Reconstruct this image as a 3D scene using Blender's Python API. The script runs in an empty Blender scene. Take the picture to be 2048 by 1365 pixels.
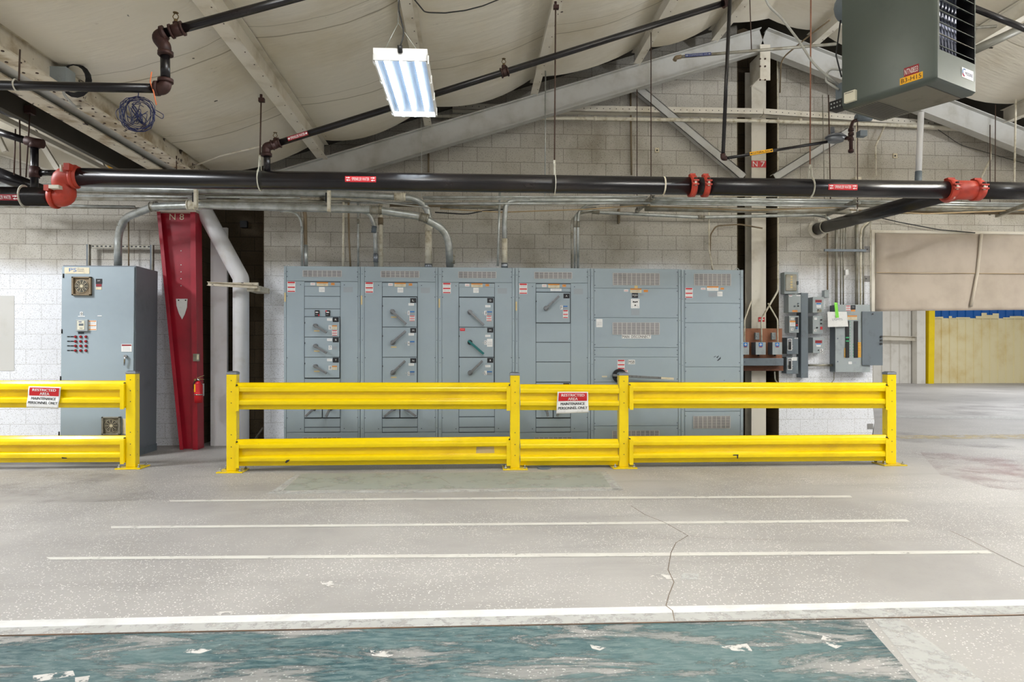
import bpy, math, random
from mathutils import Vector, Matrix
random.seed(7)
S = bpy.context.scene
C = S.collection
# ------------------------------------------------------------------ camera, world, lights, exposure
F, HZ, H, TH = 1400.0, 700.0, 1.31, math.atan(0.063)
cd = bpy.data.cameras.new('camera'); cam = bpy.data.objects.new('camera', cd); C.objects.link(cam)
cam.location = (0, 0, H); cam.rotation_euler = (math.pi/2, 0, -TH)
cd.sensor_width = 36; cd.lens = F/2048*36; cd.shift_y = (HZ-682.5)/2048; cd.clip_start = .05; cd.clip_end = 200
S.camera = cam
w = bpy.data.worlds.new('hall_ambient'); S.world = w; w.use_nodes = True
w.node_tree.nodes['Background'].inputs[0].default_value = (1, .98, .95, 1)
w.node_tree.nodes['Background'].inputs[1].default_value = .62
def area(name, loc, sx, sy, power, col=(.93, .96, 1), rot=(0, 0, 0), spread=math.pi):
    l = bpy.data.lights.new(name, 'AREA'); l.shape = 'RECTANGLE'; l.size = sx; l.size_y = sy
    l.energy = power; l.color = col; l.spread = spread
    o = bpy.data.objects.new(name, l); o.location = loc; o.rotation_euler = rot; C.objects.link(o); return o
for x, y, p in ((-6.6, 6.2, 300), (-5.2, 3.4, 115), (-.2, 3.3, 88), (5.2, 3.4, 125), (-3.2, -2.4, 80), (2.6, -2.4, 80), (8.4, 6.0, 190), (11.5, 14.5, 150), (17, 20.5, 240)):
    area('high_bay_lamp', (x, y, 3.95), .45, 1.25, p)
    if y < 7: area('ceiling_fill_light', (x, y, 4.02), .40, 1.2, p*2.2, rot=(math.pi, 0, 0))   # added upward fill lights that brighten the roof lining
vs = S.view_settings
S.display_settings.display_device = 'sRGB'
vs.view_transform = 'Standard'; vs.look = 'None'; vs.exposure = 0.0; vs.gamma = 1; vs.use_curve_mapping = False

# ------------------------------------------------------------------ measuring helpers: a photo position at a known depth gives a place in the hall
def D(px, py):
    u, v = (px-1024)/F, (HZ-py)/F
    return Vector((math.sin(TH)+u*math.cos(TH), math.cos(TH)-u*math.sin(TH), v))
def P(px, py, Y):
    d = D(px, py); t = Y/d.y
    return Vector((d.x*t, Y, H+d.z*t))
def PF(px, py, z=0.0):
    d = D(px, py); t = (z-H)/d.z
    return Vector((d.x*t, d.y*t, z))
def XX(px, Y): return P(px, HZ, Y).x
def s2l(c):
    c = c/255
    return c/12.92 if c <= .04045 else ((c+.055)/1.055)**2.4
def rgb(r, g, b): return (s2l(r), s2l(g), s2l(b), 1)

# ------------------------------------------------------------------ materials
M = {}
class NT:
    def __init__(s, name):
        s.m = bpy.data.materials.new(name); s.m.use_nodes = True; s.t = s.m.node_tree; s.n = s.t.nodes
        s.b = s.n['Principled BSDF']; s.out = s.n['Material Output']; s.co = s.n.new('ShaderNodeTexCoord').outputs['Object']
    def new(s, k, **kw):
        n = s.n.new(k)
        for a, v in kw.items(): setattr(n, a, v)
        return n
    def L(s, a, b): s.t.links.new(a, b)
    def map(s, sc=(1, 1, 1), loc=(0, 0, 0), rot=(0, 0, 0)):
        n = s.new('ShaderNodeMapping'); n.inputs['Scale'].default_value = sc; n.inputs['Location'].default_value = loc; n.inputs['Rotation'].default_value = rot
        s.L(s.co, n.inputs[0]); return n.outputs[0]
    def noise(s, scale, detail=4, rough=.55, vec=None, dist=0):
        n = s.new('ShaderNodeTexNoise'); n.inputs['Scale'].default_value = scale; n.inputs['Detail'].default_value = detail
        n.inputs['Roughness'].default_value = rough; n.inputs['Distortion'].default_value = dist
        s.L(vec or s.co, n.inputs['Vector']); return n.outputs[0]
    def ramp(s, fac, a, b, lo=0., hi=1.):
        n = s.new('ShaderNodeMapRange'); n.interpolation_type = 'SMOOTHSTEP'
        n.inputs[1].default_value = a; n.inputs[2].default_value = b; n.inputs[3].default_value = lo; n.inputs[4].default_value = hi
        s.L(fac, n.inputs[0]); return n.outputs[0]
    def mix(s, fac, a, b, mode='MIX'):
        n = s.new('ShaderNodeMix', data_type='RGBA', blend_type=mode)
        if isinstance(fac, (int, float)): n.inputs[0].default_value = fac
        else: s.L(fac, n.inputs[0])
        for i, v in ((6, a), (7, b)):
            if isinstance(v, tuple): n.inputs[i].default_value = v
            else: s.L(v, n.inputs[i])
        return n.outputs[2]
    def math(s, op, a, b=0.):
        n = s.new('ShaderNodeMath', operation=op)
        for i, v in ((0, a), (1, b)):
            if isinstance(v, (int, float)): n.inputs[i].default_value = v
            else: s.L(v, n.inputs[i])
        return n.outputs[0]
    def bump(s, h, st=.3, dist=.01):
        n = s.new('ShaderNodeBump'); n.inputs['Strength'].default_value = st; n.inputs['Distance'].default_value = dist
        s.L(h, n.inputs['Height']); s.L(n.outputs[0], s.b.inputs['Normal'])
    def col(s, c): s.L(c, s.b.inputs['Base Color'])
    def set(s, rough=.5, metal=0., spec=.5):
        s.b.inputs['Roughness'].default_value = rough; s.b.inputs['Metallic'].default_value = metal; s.b.inputs['Specular IOR Level'].default_value = spec

def paint(name, c, c2=None, rough=.45, metal=0., sc=3., amt=(.5, .75), bump=0., specks=None, spec=.5):
    t = NT(name); t.set(rough, metal, spec)
    c = rgb(*c); c2 = rgb(*c2) if c2 else tuple([x*.82 for x in c[:3]]+[1])
    x = t.mix(t.ramp(t.noise(sc, 5, .6), amt[0], amt[1]), c, c2)
    if specks:
        x = t.mix(t.ramp(t.noise(specks[1], 3, .6), specks[2], specks[2]+.04), x, rgb(*specks[0]))
    t.col(x)
    if bump: t.bump(t.noise(60, 3), bump, .002)
    M[name] = t.m; return t.m
paint('cabinet_grey', (154, 168, 176), (143, 156, 165), .42, .0, 1.2, (.35, .8))
paint('cabinet_seam', (48, 56, 62), None, .6)
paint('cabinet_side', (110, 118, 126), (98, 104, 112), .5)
paint('box_grey', (154, 162, 164), (138, 146, 148), .45, 0, 8)
paint('box_dark', (98, 108, 116), (86, 94, 100), .5, 0, 8)
paint('vent_slot', (105, 103, 108), (70, 70, 74), .7)
paint('vent_rib', (186, 184, 182), None, .5)
paint('yellow', (243, 212, 0), (228, 194, 0), .22, 0, 2.0, (.45, .8), specks=((196, 168, 60), 14, .74))
paint('yellow_dull', (205, 176, 30), (150, 128, 50), .5, 0, 12)
paint('cap_metal', (150, 156, 164), (120, 126, 134), .35, .8, 20)
paint('zinc', (186, 190, 188), (152, 154, 148), .34, .6, 9, (.35, .7))
paint('zinc_old', (160, 158, 148), (124, 118, 102), .5, .35, 7, (.3, .7))
paint('conduit_cream', (214, 208, 190), (170, 158, 130), .6, 0, 14, (.45, .7))
paint('conduit_brown', (128, 112, 88), (96, 84, 64), .6, .2, 10)
paint('black_pipe', (20, 18, 20), (34, 28, 27), .27, .0, 5, (.45, .75), specks=((86, 62, 50), 26, .74), spec=.4)
paint('rust_fitting', (58, 33, 28), (40, 25, 23), .55, .3, 20)
paint('rust_rod', (76, 56, 46), (56, 46, 40), .6, .3, 15)
paint('orange_fitting', (172, 54, 34), (138, 42, 28), .5, 0, 8, (.4, .75), specks=((222, 180, 170), 12, .70))
paint('hanger_cream', (206, 202, 186), (160, 150, 128), .55, .1, 20)
paint('red_column', (166, 18, 42), (128, 12, 32), .42, 0, 2.5, (.4, .8), specks=((206, 178, 178), 22, .78))
paint('red_paint', (196, 28, 36), (170, 20, 28), .4)
paint('white_steel', (220, 214, 200), (184, 174, 152), .55, 0, 3, (.45, .8), specks=((86, 74, 60), 18, .74))
paint('grey_steel', (188, 188, 184), (160, 156, 146), .55, 0, 3, (.4, .8), specks=((120, 112, 100), 25, .74))
paint('rust_steel', (214, 206, 188), (162, 144, 114), .6, 0, 4, (.42, .68), specks=((64, 52, 44), 9, .62))
paint('duct_white', (226, 226, 228), (208, 206, 200), .55, 0, 3)
paint('heater_grey', (68, 76, 71), (62, 70, 66), .42, .1, 4)
paint('heater_under', (108, 106, 96), (90, 88, 78), .5, .1, 6)
paint('heater_dark', (18, 18, 20), None, .5)
paint('heat_tube', (175, 180, 200), (90, 92, 105), .25, .9, 30)
paint('plywood', (142, 92, 64), (110, 70, 48), .7, 0, 14)
paint('plywood_dark', (96, 56, 34), (70, 42, 28), .7, 0, 14)
paint('white_label', (232, 232, 230), (214, 214, 212), .5, 0, 30)
paint('cream_label', (214, 204, 176), (188, 176, 146), .6, 0, 20)
paint('tan_tape', (206, 184, 130), None, .6)
paint('red_label', (200, 28, 38), None, .45)
paint('dark_red_label', (138, 22, 34), None, .5)
paint('orange_label', (216, 140, 60), None, .5)
paint('yellow_label', (240, 176, 20), None, .5)
paint('blue_label', (40, 110, 180), None, .5)
paint('navy_ink', (22, 40, 110), None, .5)
paint('black_label', (14, 15, 20), (24, 25, 30), .4)
paint('ink', (22, 22, 24), None, .6)
paint('grey_ink', (150, 150, 156), None, .6)
paint('ghost_label', (150, 158, 164), None, .5)
paint('handle_steel', (128, 130, 132), (96, 98, 100), .35, .6, 30)
paint('handle_teal', (18, 104, 104), None, .35)
paint('chrome', (205, 205, 205), None, .15, 1)
paint('lens_red', (150, 16, 26), None, .2)
paint('green_tape', (112, 208, 20), None, .5)
paint('canvas', (178, 166, 152), (160, 148, 134), .85, 0, 2, (.35, .8))
paint('canvas_fold', (196, 186, 170), None, .85)
paint('wire_blue', (12, 24, 72), None, .4)
paint('cable_black', (20, 20, 22), None, .5)
paint('cable_grey', (168, 168, 162), None, .5)
paint('cable_tan', (168, 146, 110), (140, 120, 90), .6)
paint('tie_orange', (226, 120, 70), None, .5)
paint('copper', (150, 104, 84), (110, 82, 70), .4, .6, 20)
paint('yellow_wall', (214, 160, 40), (190, 140, 36), .7)
paint('blanket_white', (214, 206, 186), (180, 168, 140), .7, 0, 2)
paint('roof_dark', (70, 66, 58), None, .8)
paint('green_led', (60, 170, 110), None, .4)
paint('beige_plastic', (214, 210, 190), None, .5)
paint('regulator_grey', (118, 122, 128), (90, 94, 100), .4, .5, 20)
paint('far_white', (222, 218, 208), (200, 194, 182), .6, 0, 2)
paint('far_cream', (232, 220, 176), (214, 190, 126), .6, 0, .8, (.45, .75), specks=((120, 84, 50), 6, .76))
paint('far_blue', (6, 92, 172), (4, 80, 156), .5)
paint('wall_patch', (206, 205, 200), (196, 194, 186), .8)
paint('worn_patch', (190, 172, 130), (172, 156, 120), .4)
paint('grey_patch', (132, 130, 128), None, .8)

def block_mat(name, c, c2, mortar, dirt, blue=None, zoff=0., xoff=0.):
    t = NT(name); t.set(.8, 0, .3)
    sep = t.new('ShaderNodeSeparateXYZ'); t.L(t.co, sep.inputs[0])
    cmb = t.new('ShaderNodeCombineXYZ')
    t.L(t.math('ADD', t.math('ADD', sep.outputs[0], t.math('MULTIPLY', sep.outputs[1], 1.0)), xoff), cmb.inputs[0]); t.L(t.math('ADD', sep.outputs[2], zoff), cmb.inputs[1])
    br = t.new('ShaderNodeTexBrick'); t.L(cmb.outputs[0], br.inputs['Vector'])
    br.offset = .5; br.inputs['Scale'].default_value = 1; br.inputs['Mortar Size'].default_value = .0035; br.inputs['Mortar Smooth'].default_value = .3
    br.inputs['Brick Width'].default_value = .4064; br.inputs['Row Height'].default_value = .2032; br.inputs['Bias'].default_value = 0
    br.inputs['Color1'].default_value = rgb(*c); br.inputs['Color2'].default_value = rgb(*c2); br.inputs['Mortar'].default_value = rgb(*mortar)
    x = br.outputs['Color']
    st = t.noise(1.3, 5, .6, t.map((1, 1, .8)))
    x = t.mix(t.ramp(st, .44, .76, 0, .6), x, rgb(*dirt), 'MULTIPLY')
    if blue:   # fresher white paint low on the wall, with a soft roller edge
        zz = t.math('ADD', sep.outputs[2], t.math('MULTIPLY', t.noise(1.2, 3), .5))
        x = t.mix(t.ramp(zz, 2.5, 2.85, .95, 0), x, rgb(*blue), 'LIGHTEN')
    x = t.mix(t.math('MULTIPLY', t.ramp(t.noise(85, 3, .7), .54, .66), .6), x, rgb(120, 114, 104), 'MULTIPLY')
    xm = t.mix(t.math('MULTIPLY', br.outputs['Fac'], .38), x, rgb(*mortar))
    t.col(xm)
    t.bump(t.math('SUBTRACT', t.noise(90, 3, .7), t.math('MULTIPLY', br.outputs['Fac'], 1.6)), .35, .006)
    M[name] = t.m
zrow = P(1150, 458, 7.04).z % .2032
block_mat('block_wall', (198, 194, 184), (189, 184, 173), (128, 122, 110), (168, 158, 138), (240, 242, 247), zoff=-zrow+.2032, xoff=10.13)
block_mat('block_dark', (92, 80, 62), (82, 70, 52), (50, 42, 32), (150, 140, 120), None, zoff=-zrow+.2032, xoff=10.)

def concrete():
    t = NT('concrete_floor'); t.set(.55, 0, .35)
    a = t.noise(.55, 6, .6, dist=.4)
    x = t.mix(t.ramp(a, .35, .7), rgb(163, 160, 156), rgb(143, 140, 137))
    x = t.mix(t.math('MULTIPLY', t.ramp(t.noise(1.1, 5, .65, t.map((.35, 2.6, 1), rot=(0, 0, .15))), .5, .72), .4), x, rgb(132, 129, 126))
    v = t.new('ShaderNodeTexVoronoi'); v.inputs['Scale'].default_value = 60; v.inputs['Randomness'].default_value = 1; t.L(t.co, v.inputs['Vector'])
    chips = t.math('MULTIPLY', t.ramp(v.outputs['Distance'], .16, .30, 1, 0), t.ramp(t.noise(.9, 2), .34, .56))
    pick = t.ramp(t.noise(40, 2), .40, .50)
    x = t.mix(t.math('MULTIPLY', t.math('MULTIPLY', chips, pick), .9), x, rgb(232, 229, 224))
    x = t.mix(t.math('MULTIPLY', t.ramp(t.noise(60, 4, .7), .55, .75), .35), x, rgb(120, 114, 108))
    t.col(x); t.bump(t.noise(70, 4), .15, .003); M['concrete_floor'] = t.m
concrete()
def decal(name, c, c2, lo, hi, sc=6., rough=.6, base_a=1., stretch=(1, 1, 1), inner=3.):
    t = NT(name); t.set(rough, 0, .35)
    vec = t.map(stretch)
    t.col(t.mix(t.ramp(t.noise(inner, 6, .65, vec, .6), .38, .66), rgb(*c), rgb(*c2)))
    tr = t.new('ShaderNodeBsdfTransparent'); mx = t.new('ShaderNodeMixShader')
    f = t.math('MULTIPLY', t.ramp(t.noise(sc, 6, .7, vec), lo, hi), base_a)
    t.L(f, mx.inputs[0]); t.L(tr.outputs[0], mx.inputs[1]); t.L(t.b.outputs[0], mx.inputs[2]); t.L(mx.outputs[0], t.out.inputs[0])
    M[name] = t.m
decal('line_bright', (212, 212, 210), (196, 195, 192), .22, .34, 9)
decal('line_mid', (208, 206, 198), (200, 197, 190), .22, .44, 14, base_a=.92)
decal('line_faint', (206, 206, 202), (196, 196, 192), .34, .52, 12, base_a=.62)
def teal():
    t = NT('teal_paint'); t.set(.5, 0, .35); v1 = t.map((.7, 2.2, 1), rot=(0, 0, .5)); v2 = t.map((.5, 1.2, 1), rot=(0, 0, .6))
    big = t.ramp(t.noise(1.1, 4, .6, v2, .4), .40, .62); fine = t.ramp(t.noise(16, 7, .75, v1, .3), .40, .62)
    x = t.mix(big, rgb(42, 74, 80), rgb(84, 108, 110)); x = t.mix(t.math('MULTIPLY', fine, .6), x, rgb(122, 136, 134))
    x = t.mix(t.ramp(t.noise(26, 5, .7), .60, .72), x, rgb(150, 156, 152))
    t.col(x); tr = t.new('ShaderNodeBsdfTransparent'); mx = t.new('ShaderNodeMixShader')
    f = t.math('MULTIPLY', t.ramp(t.noise(2.4, 8, .75, v1, .5), .40, .54), .95); f = t.math('ADD', f, t.math('MULTIPLY', t.ramp(t.noise(1.3, 3), .35, .6), .2)); f = t.math('MINIMUM', f, .97)
    t.L(f, mx.inputs[0]); t.L(tr.outputs[0], mx.inputs[1]); t.L(t.b.outputs[0], mx.inputs[2]); t.L(mx.outputs[0], t.out.inputs[0]); M['teal_paint'] = t.m
teal()
decal('green_paint', (172, 180, 168), (180, 184, 174), .3, .5, 3, .6, .6)
decal('red_stain', (150, 108, 112), (158, 120, 122), .40, .75, 1.6, .6, .5)
decal('dark_stain', (130, 126, 125), (138, 132, 130), .40, .8, 1.4, .6, .4)
decal('yellow_faint', (206, 186, 130), (196, 180, 140), .36, .6, 5, .6, .6)
decal('crack', (138, 124, 108), (112, 98, 84), .3, .45, 10, .9, .7)
decal('joint', (70, 54, 42), (110, 80, 56), .25, .4, 5, .9, .9)
decal('scuff', (222, 218, 212), (206, 202, 196), .44, .54, 16, .7, .8)
def roofing():
    t = NT('roof_blanket'); t.set(.42, 0, .4)
    x = t.mix(t.ramp(t.noise(.8, 5, .6), .4, .75), rgb(222, 216, 202), rgb(204, 194, 172))
    sep = t.new('ShaderNodeSeparateXYZ'); t.L(t.co, sep.inputs[0])
    for a, wd, off in ((1.7, .014, .35), (1.7, .006, .58)):   # lapped seams across the sheet
        yy = t.math('ADD', sep.outputs[1], t.math('MULTIPLY', t.noise(1.1, 2, .5, t.map((1, 0, 0), (off*9, 0, 0))), .22))
        d = t.math('PINGPONG', t.math('ADD', yy, off), a/2)
        x = t.mix(t.math('MULTIPLY', t.ramp(d, wd*.4, wd, 1, 0), .62), x, rgb(112, 100, 70))
    x = t.mix(t.math('MULTIPLY', t.ramp(t.noise(3.2, 5, .75, t.map((1, 3, 1))), .66, .72), .5), x, rgb(140, 128, 104))
    x = t.mix(t.ramp(t.noise(9, 2, .5), .765, .785), x, rgb(50, 44, 36))
    t.col(x); t.bump(t.noise(1.6, 4, .6, t.map((.6, 3, 1))), .26, .05); M['roof_blanket'] = t.m
roofing()
def emis(name, c, st):
    m = bpy.data.materials.new(name); m.use_nodes = True; n = m.node_tree.nodes; b = n['Principled BSDF']
    b.inputs['Base Color'].default_value = c; b.inputs['Emission Color'].default_value = c; b.inputs['Emission Strength'].default_value = st; M[name] = m
emis('lamp_tube', (.86, .94, 1, 1), 50); paint('lamp_reflector', (40, 52, 66), (38, 50, 62), .4)
m = bpy.data.materials.new('lamp_lens'); m.use_nodes = True; n = m.node_tree.nodes; l = m.node_tree.links
g = n.new('ShaderNodeBsdfGlossy'); g.inputs[1].default_value = .15; tr = n.new('ShaderNodeBsdfTransparent'); mx = n.new('ShaderNodeMixShader'); mx.inputs[0].default_value = .08
l.new(tr.outputs[0], mx.inputs[1]); l.new(g.outputs[0], mx.inputs[2]); l.new(mx.outputs[0], n['Material Output'].inputs[0]); M['lamp_lens'] = m

# ------------------------------------------------------------------ mesh builder
_txt = {}
def text_geo(s):
    if s not in _txt:
        cu = bpy.data.curves.new('t', 'FONT'); cu.body = s; cu.size = 1; cu.resolution_u = 3
        o = bpy.data.objects.new('t', cu); C.objects.link(o); bpy.context.view_layer.update()
        me = bpy.data.meshes.new_from_object(o.evaluated_get(bpy.context.evaluated_depsgraph_get()))
        vs_ = [(v.co.x, v.co.y) for v in me.vertices]; fs = [tuple(p.vertices) for p in me.polygons]
        bpy.data.objects.remove(o); bpy.data.meshes.remove(me)
        x0 = min(v[0] for v in vs_); x1 = max(v[0] for v in vs_); y0 = min(v[1] for v in vs_); y1 = max(v[1] for v in vs_)
        _txt[s] = ([((a-x0)/(x1-x0), (b-y0)/(y1-y0)) for a, b in vs_], fs)
    return _txt[s]
class MB:
    def __init__(s, mat=None): s.v = []; s.f = []; s.mats = []; s.m = mat
    def mi(s, m):
        m = m or s.m
        if m not in s.mats: s.mats.append(m)
        return s.mats.index(m)
    def add(s, vs, fs, m=None, smooth=False):
        k = len(s.v); s.v += [Vector(v) for v in vs]; i = s.mi(m)
        for f in fs: s.f.append((tuple(a+k for a in f), i, smooth))
        return s
    def box(s, x0, x1, y0, y1, z0, z1, m=None):
        x0, x1 = sorted((x0, x1)); y0, y1 = sorted((y0, y1)); z0, z1 = sorted((z0, z1))
        return s.add([(x0, y0, z0), (x1, y0, z0), (x1, y1, z0), (x0, y1, z0), (x0, y0, z1), (x1, y0, z1), (x1, y1, z1), (x0, y1, z1)],
            [(3, 2, 1, 0), (4, 5, 6, 7), (0, 1, 5, 4), (1, 2, 6, 5), (2, 3, 7, 6), (3, 0, 4, 7)], m)
    def beam(s, a, b, w, h, m=None, up=(0, 0, 1)):
        """rectangular bar between two points, w across, h along up"""
        a, b = Vector(a), Vector(b); d = (b-a).normalized(); r = d.cross(Vector(up)).normalized(); u = r.cross(d)
        vs_ = [q+r*i*w/2+u*j*h/2 for q in (a, b) for i, j in ((-1, -1), (1, -1), (1, 1), (-1, 1))]
        return s.add(vs_, [(0, 1, 2, 3), (7, 6, 5, 4), (4, 5, 1, 0), (5, 6, 2, 1), (6, 7, 3, 2), (7, 4, 0, 3)], m)
    def prof(s, a, b, pts, m=None, up=(0, 0, 1), closed=True, smooth=False):
        """sweep a 2D profile (right, up) from a to b"""
        a, b = Vector(a), Vector(b); d = (b-a).normalized(); r = d.cross(Vector(up)).normalized(); u = r.cross(d); n = len(pts)
        vs_ = [q+r*x+u*y for q in (a, b) for x, y in pts]
        fs = [(i, (i+1) % n, n+(i+1) % n, n+i) for i in range(n if closed else n-1)]
        if closed: fs += [tuple(range(n))[::-1], tuple(range(n, 2*n))]
        return s.add(vs_, fs, m, smooth)
    def ibeam(s, a, b, w, h, t=.012, m=None, up=(0, 0, 1)):
        W, Hh = w/2, h/2
        return s.prof(a, b, [(-W, -Hh), (W, -Hh), (W, -Hh+t), (t/2, -Hh+t), (t/2, Hh-t), (W, Hh-t), (W, Hh), (-W, Hh), (-W, Hh-t), (-t/2, Hh-t), (-t/2, -Hh+t), (-W, -Hh+t)], m, up)
    def chan(s, a, b, w, h, t=.006, m=None, up=(0, 0, 1), side=1):
        p = [(0, -h/2), (w, -h/2), (w, -h/2+t), (t, -h/2+t), (t, h/2-t), (w, h/2-t), (w, h/2), (0, h/2)]
        return s.prof(a, b, [(side*x, y) for x, y in p], m, up)
    def cyl(s, a, b, r, m=None, n=20, r2=None, cap=True):
        a, b = Vector(a), Vector(b); d = (b-a).normalized(); e = Vector((0, 0, 1)) if abs(d.z) < .9 else Vector((1, 0, 0))
        x = d.cross(e).normalized(); y = d.cross(x); r2 = r if r2 is None else r2
        vs_ = [q+x*math.cos(2*math.pi*i/n)*R+y*math.sin(2*math.pi*i/n)*R for q, R in ((a, r), (b, r2)) for i in range(n)]
        s.add(vs_, [(i, (i+1) % n, n+(i+1) % n, n+i) for i in range(n)], m, True)
        if cap:
            k = len(s.v)-2*n; i = s.mi(m); s.f.append((tuple(range(k, k+n))[::-1], i, False)); s.f.append((tuple(range(k+n, k+2*n)), i, False))
        return s
    def tube(s, pts, r, m=None, fil=.1, n=12, seg=6):
        pts = [Vector(p) for p in pts]; path = [pts[0]]
        for i in range(1, len(pts)-1):
            p, q, t = pts[i-1], pts[i], pts[i+1]; a, b = (p-q), (t-q); la, lb = a.length, b.length; a.normalize(); b.normalize()
            ang = a.angle(b)
            if ang > math.pi-.03 or fil <= 0: path.append(q); continue
            dd = min(fil/max(math.tan(ang/2), .01), la*.48, lb*.48); A, B = q+a*dd, q+b*dd
            for k in range(seg+1):
                tt = k/seg; path.append(A*(1-tt)**2+q*2*tt*(1-tt)+B*tt*tt)
        path.append(pts[-1]); N = len(path); vs_ = []; x = None
        for i, p in enumerate(path):
            d = (path[min(i+1, N-1)]-path[max(i-1, 0)]).normalized()
            if x is None:
                e = Vector((0, 0, 1)) if abs(d.z) < .9 else Vector((1, 0, 0)); x = d.cross(e).normalized()
            else: x = (x-d*x.dot(d)).normalized()
            y = d.cross(x)
            vs_ += [p+x*math.cos(2*math.pi*k/n)*r+y*math.sin(2*math.pi*k/n)*r for k in range(n)]
        fs = [(i*n+k, i*n+(k+1) % n, (i+1)*n+(k+1) % n, (i+1)*n+k) for i in range(N-1) for k in range(n)]
        s.add(vs_, fs, m, True); k = len(s.v)-N*n; j = s.mi(m)
        s.f.append((tuple(range(k, k+n))[::-1], j, False)); s.f.append((tuple(range(k+(N-1)*n, k+N*n)), j, False))
        return s
    def poly(s, pts, m=None): return s.add(pts, [tuple(range(len(pts)))], m)
    def prism(s, pts, off, m=None):
        n = len(pts); off = Vector(off); a = [Vector(p) for p in pts]
        return s.add(a+[p+off for p in a], [tuple(range(n))[::-1], tuple(range(n, 2*n))]+[(i, (i+1) % n, n+(i+1) % n, n+i) for i in range(n)], m)
    def sphere(s, c, r, m=None, sc=(1, 1, 1), n=16, k=10):
        vs_ = [Vector(c)+Vector((sc[0]*r*math.sin(math.pi*j/k)*math.cos(2*math.pi*i/n), sc[1]*r*math.sin(math.pi*j/k)*math.sin(2*math.pi*i/n), sc[2]*r*math.cos(math.pi*j/k))) for j in range(k+1) for i in range(n)]
        return s.add(vs_, [(j*n+i, j*n+(i+1) % n, (j+1)*n+(i+1) % n, (j+1)*n+i) for j in range(k) for i in range(n)], m, True)
    def text(s, t, fn, m=None):
        """fn maps (0..1, 0..1) of the word's box to a place"""
        vs_, fs = text_geo(t); return s.add([fn(a, b) for a, b in vs_], fs, m)
    def textbox(s, t, x0, x1, y, z0, z1, m=None): return s.text(t, lambda a, b: (x0+(x1-x0)*a, y, z0+(z1-z0)*b), m)
root = {}
def islands(mb):
    par = list(range(len(mb.v)))
    def fd(i):
        while par[i] != i: par[i] = par[par[i]]; i = par[i]
        return i
    for f, m_, s_ in mb.f:
        for a in f[1:]: par[fd(a)] = fd(f[0])
    out = {}
    for f in mb.f: out.setdefault(fd(f[0][0]), []).append(f)
    for fs in out.values():
        idx = sorted({a for f in fs for a in f[0]}); mp = {a: i for i, a in enumerate(idx)}
        b = MB(mb.m); b.v = [mb.v[a] for a in idx]; b.mats = mb.mats; b.f = [(tuple(mp[a] for a in f[0]), f[1], f[2]) for f in fs]; yield b
EACH = {'pipe', 'bolt_hole', 'cover_screw', 'rivet', 'number_rivet', 'circuit_marker', 'lockout_tab', 'intake_slot', 'coupling_bolt'}
def tag(o, label=None, cat=None, group=None, kind=None):
    for k, v in (('label', label), ('category', cat), ('group', group), ('kind', kind)):
        if v: o[k] = v
    return o
def build(name, mb, parent=None, bev=0., keep=False):
    if name in EACH and parent:
        for b in islands(mb): o = build_one(name, b, parent, bev, keep)
        return o
    return build_one(name, mb, parent, bev, keep)
def build_one(name, mb, parent=None, bev=0., keep=False):
    me = bpy.data.meshes.new(name); o = bpy.data.objects.new(name, me); C.objects.link(o)
    if parent: off = root[parent]; o.parent = parent; root[o] = off
    else:
        if keep: off = Vector((0, 0, 0))
        else:
            xs = [v.x for v in mb.v]; ys = [v.y for v in mb.v]; off = Vector(((min(xs)+max(xs))/2, (min(ys)+max(ys))/2, min(v.z for v in mb.v)))
        o.location = off; root[o] = off
    me.from_pydata([tuple(v-off) for v in mb.v], [], [f[0] for f in mb.f])
    for m_ in mb.mats: me.materials.append(M[m_])
    me.polygons.foreach_set('material_index', [f[1] for f in mb.f]); me.polygons.foreach_set('use_smooth', [f[2] for f in mb.f]); me.update()
    if bev:
        b = o.modifiers.new('bevel', 'BEVEL'); b.width = bev; b.segments = 2; b.limit_method = 'ANGLE'; b.angle_limit = math.radians(50)
    return o
def thing(name, label, cat, loc, group=None):
    o = bpy.data.objects.new(name, None); o.empty_display_size = .1; C.objects.link(o); o.location = loc; root[o] = Vector(loc)
    return tag(o, label, cat, group)
def solo(name, mb, label, cat, group=None, bev=0.): return tag(build(name, mb, None, bev), label, cat, group)
# ------------------------------------------------------------------ the hall: floor, walls, roof
YW = 9.856
fl = MB('concrete_floor'); fl.poly([(-14, -6, 0), (32, -6, 0), (32, 26.6, 0), (-14, 26.6, 0)])
def fpoly(pts, m, z=.0012): fl.poly([PF(a, b, z) for a, b in pts], m)
# painted lines (both long edges measured on the photograph's floor)
fpoly([(-40, 1243), (1024, 1219), (2090, 1199), (2090, 1211), (1024, 1233), (-40, 1257)], 'line_bright', .0016)
fpoly([(-40, 1257), (1024, 1233), (2090, 1211), (2090, 1226), (1024, 1250), (-40, 1272)], 'line_faint', .0016)
fpoly([(92, 1115), (1024, 1108), (1975, 1101.5), (1985, 1107.5), (1024, 1115), (100, 1120)], 'line_mid', .0016)
fpoly([(222, 1053), (1024, 1046.5), (1812, 1039), (1820, 1044), (1024, 1051), (222, 1057.5)], 'line_mid', .0016)
fpoly([(338, 1001), (1024, 995), (1700, 991.5), (1705, 995.5), (1024, 999), (340, 1004)], 'line_mid', .0016)
fpoly([(540, 983), (1240, 977), (1250, 982), (536, 988.5)], 'line_faint', .0016)
fpoly([(560, 984), (541, 986), (592, 948), (603, 948)], 'line_faint', .0016); fpoly([(1246, 981), (1226, 981), (1201, 944), (1212, 943)], 'line_faint', .0016)
fpoly([(566, 981.5), (604, 948), (1202, 944), (1222, 974.5)], 'green_paint')
fpoly([(1738, 1228), (1780, 1226), (1990, 1380), (1858, 1380)], 'line_faint', .002)
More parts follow.
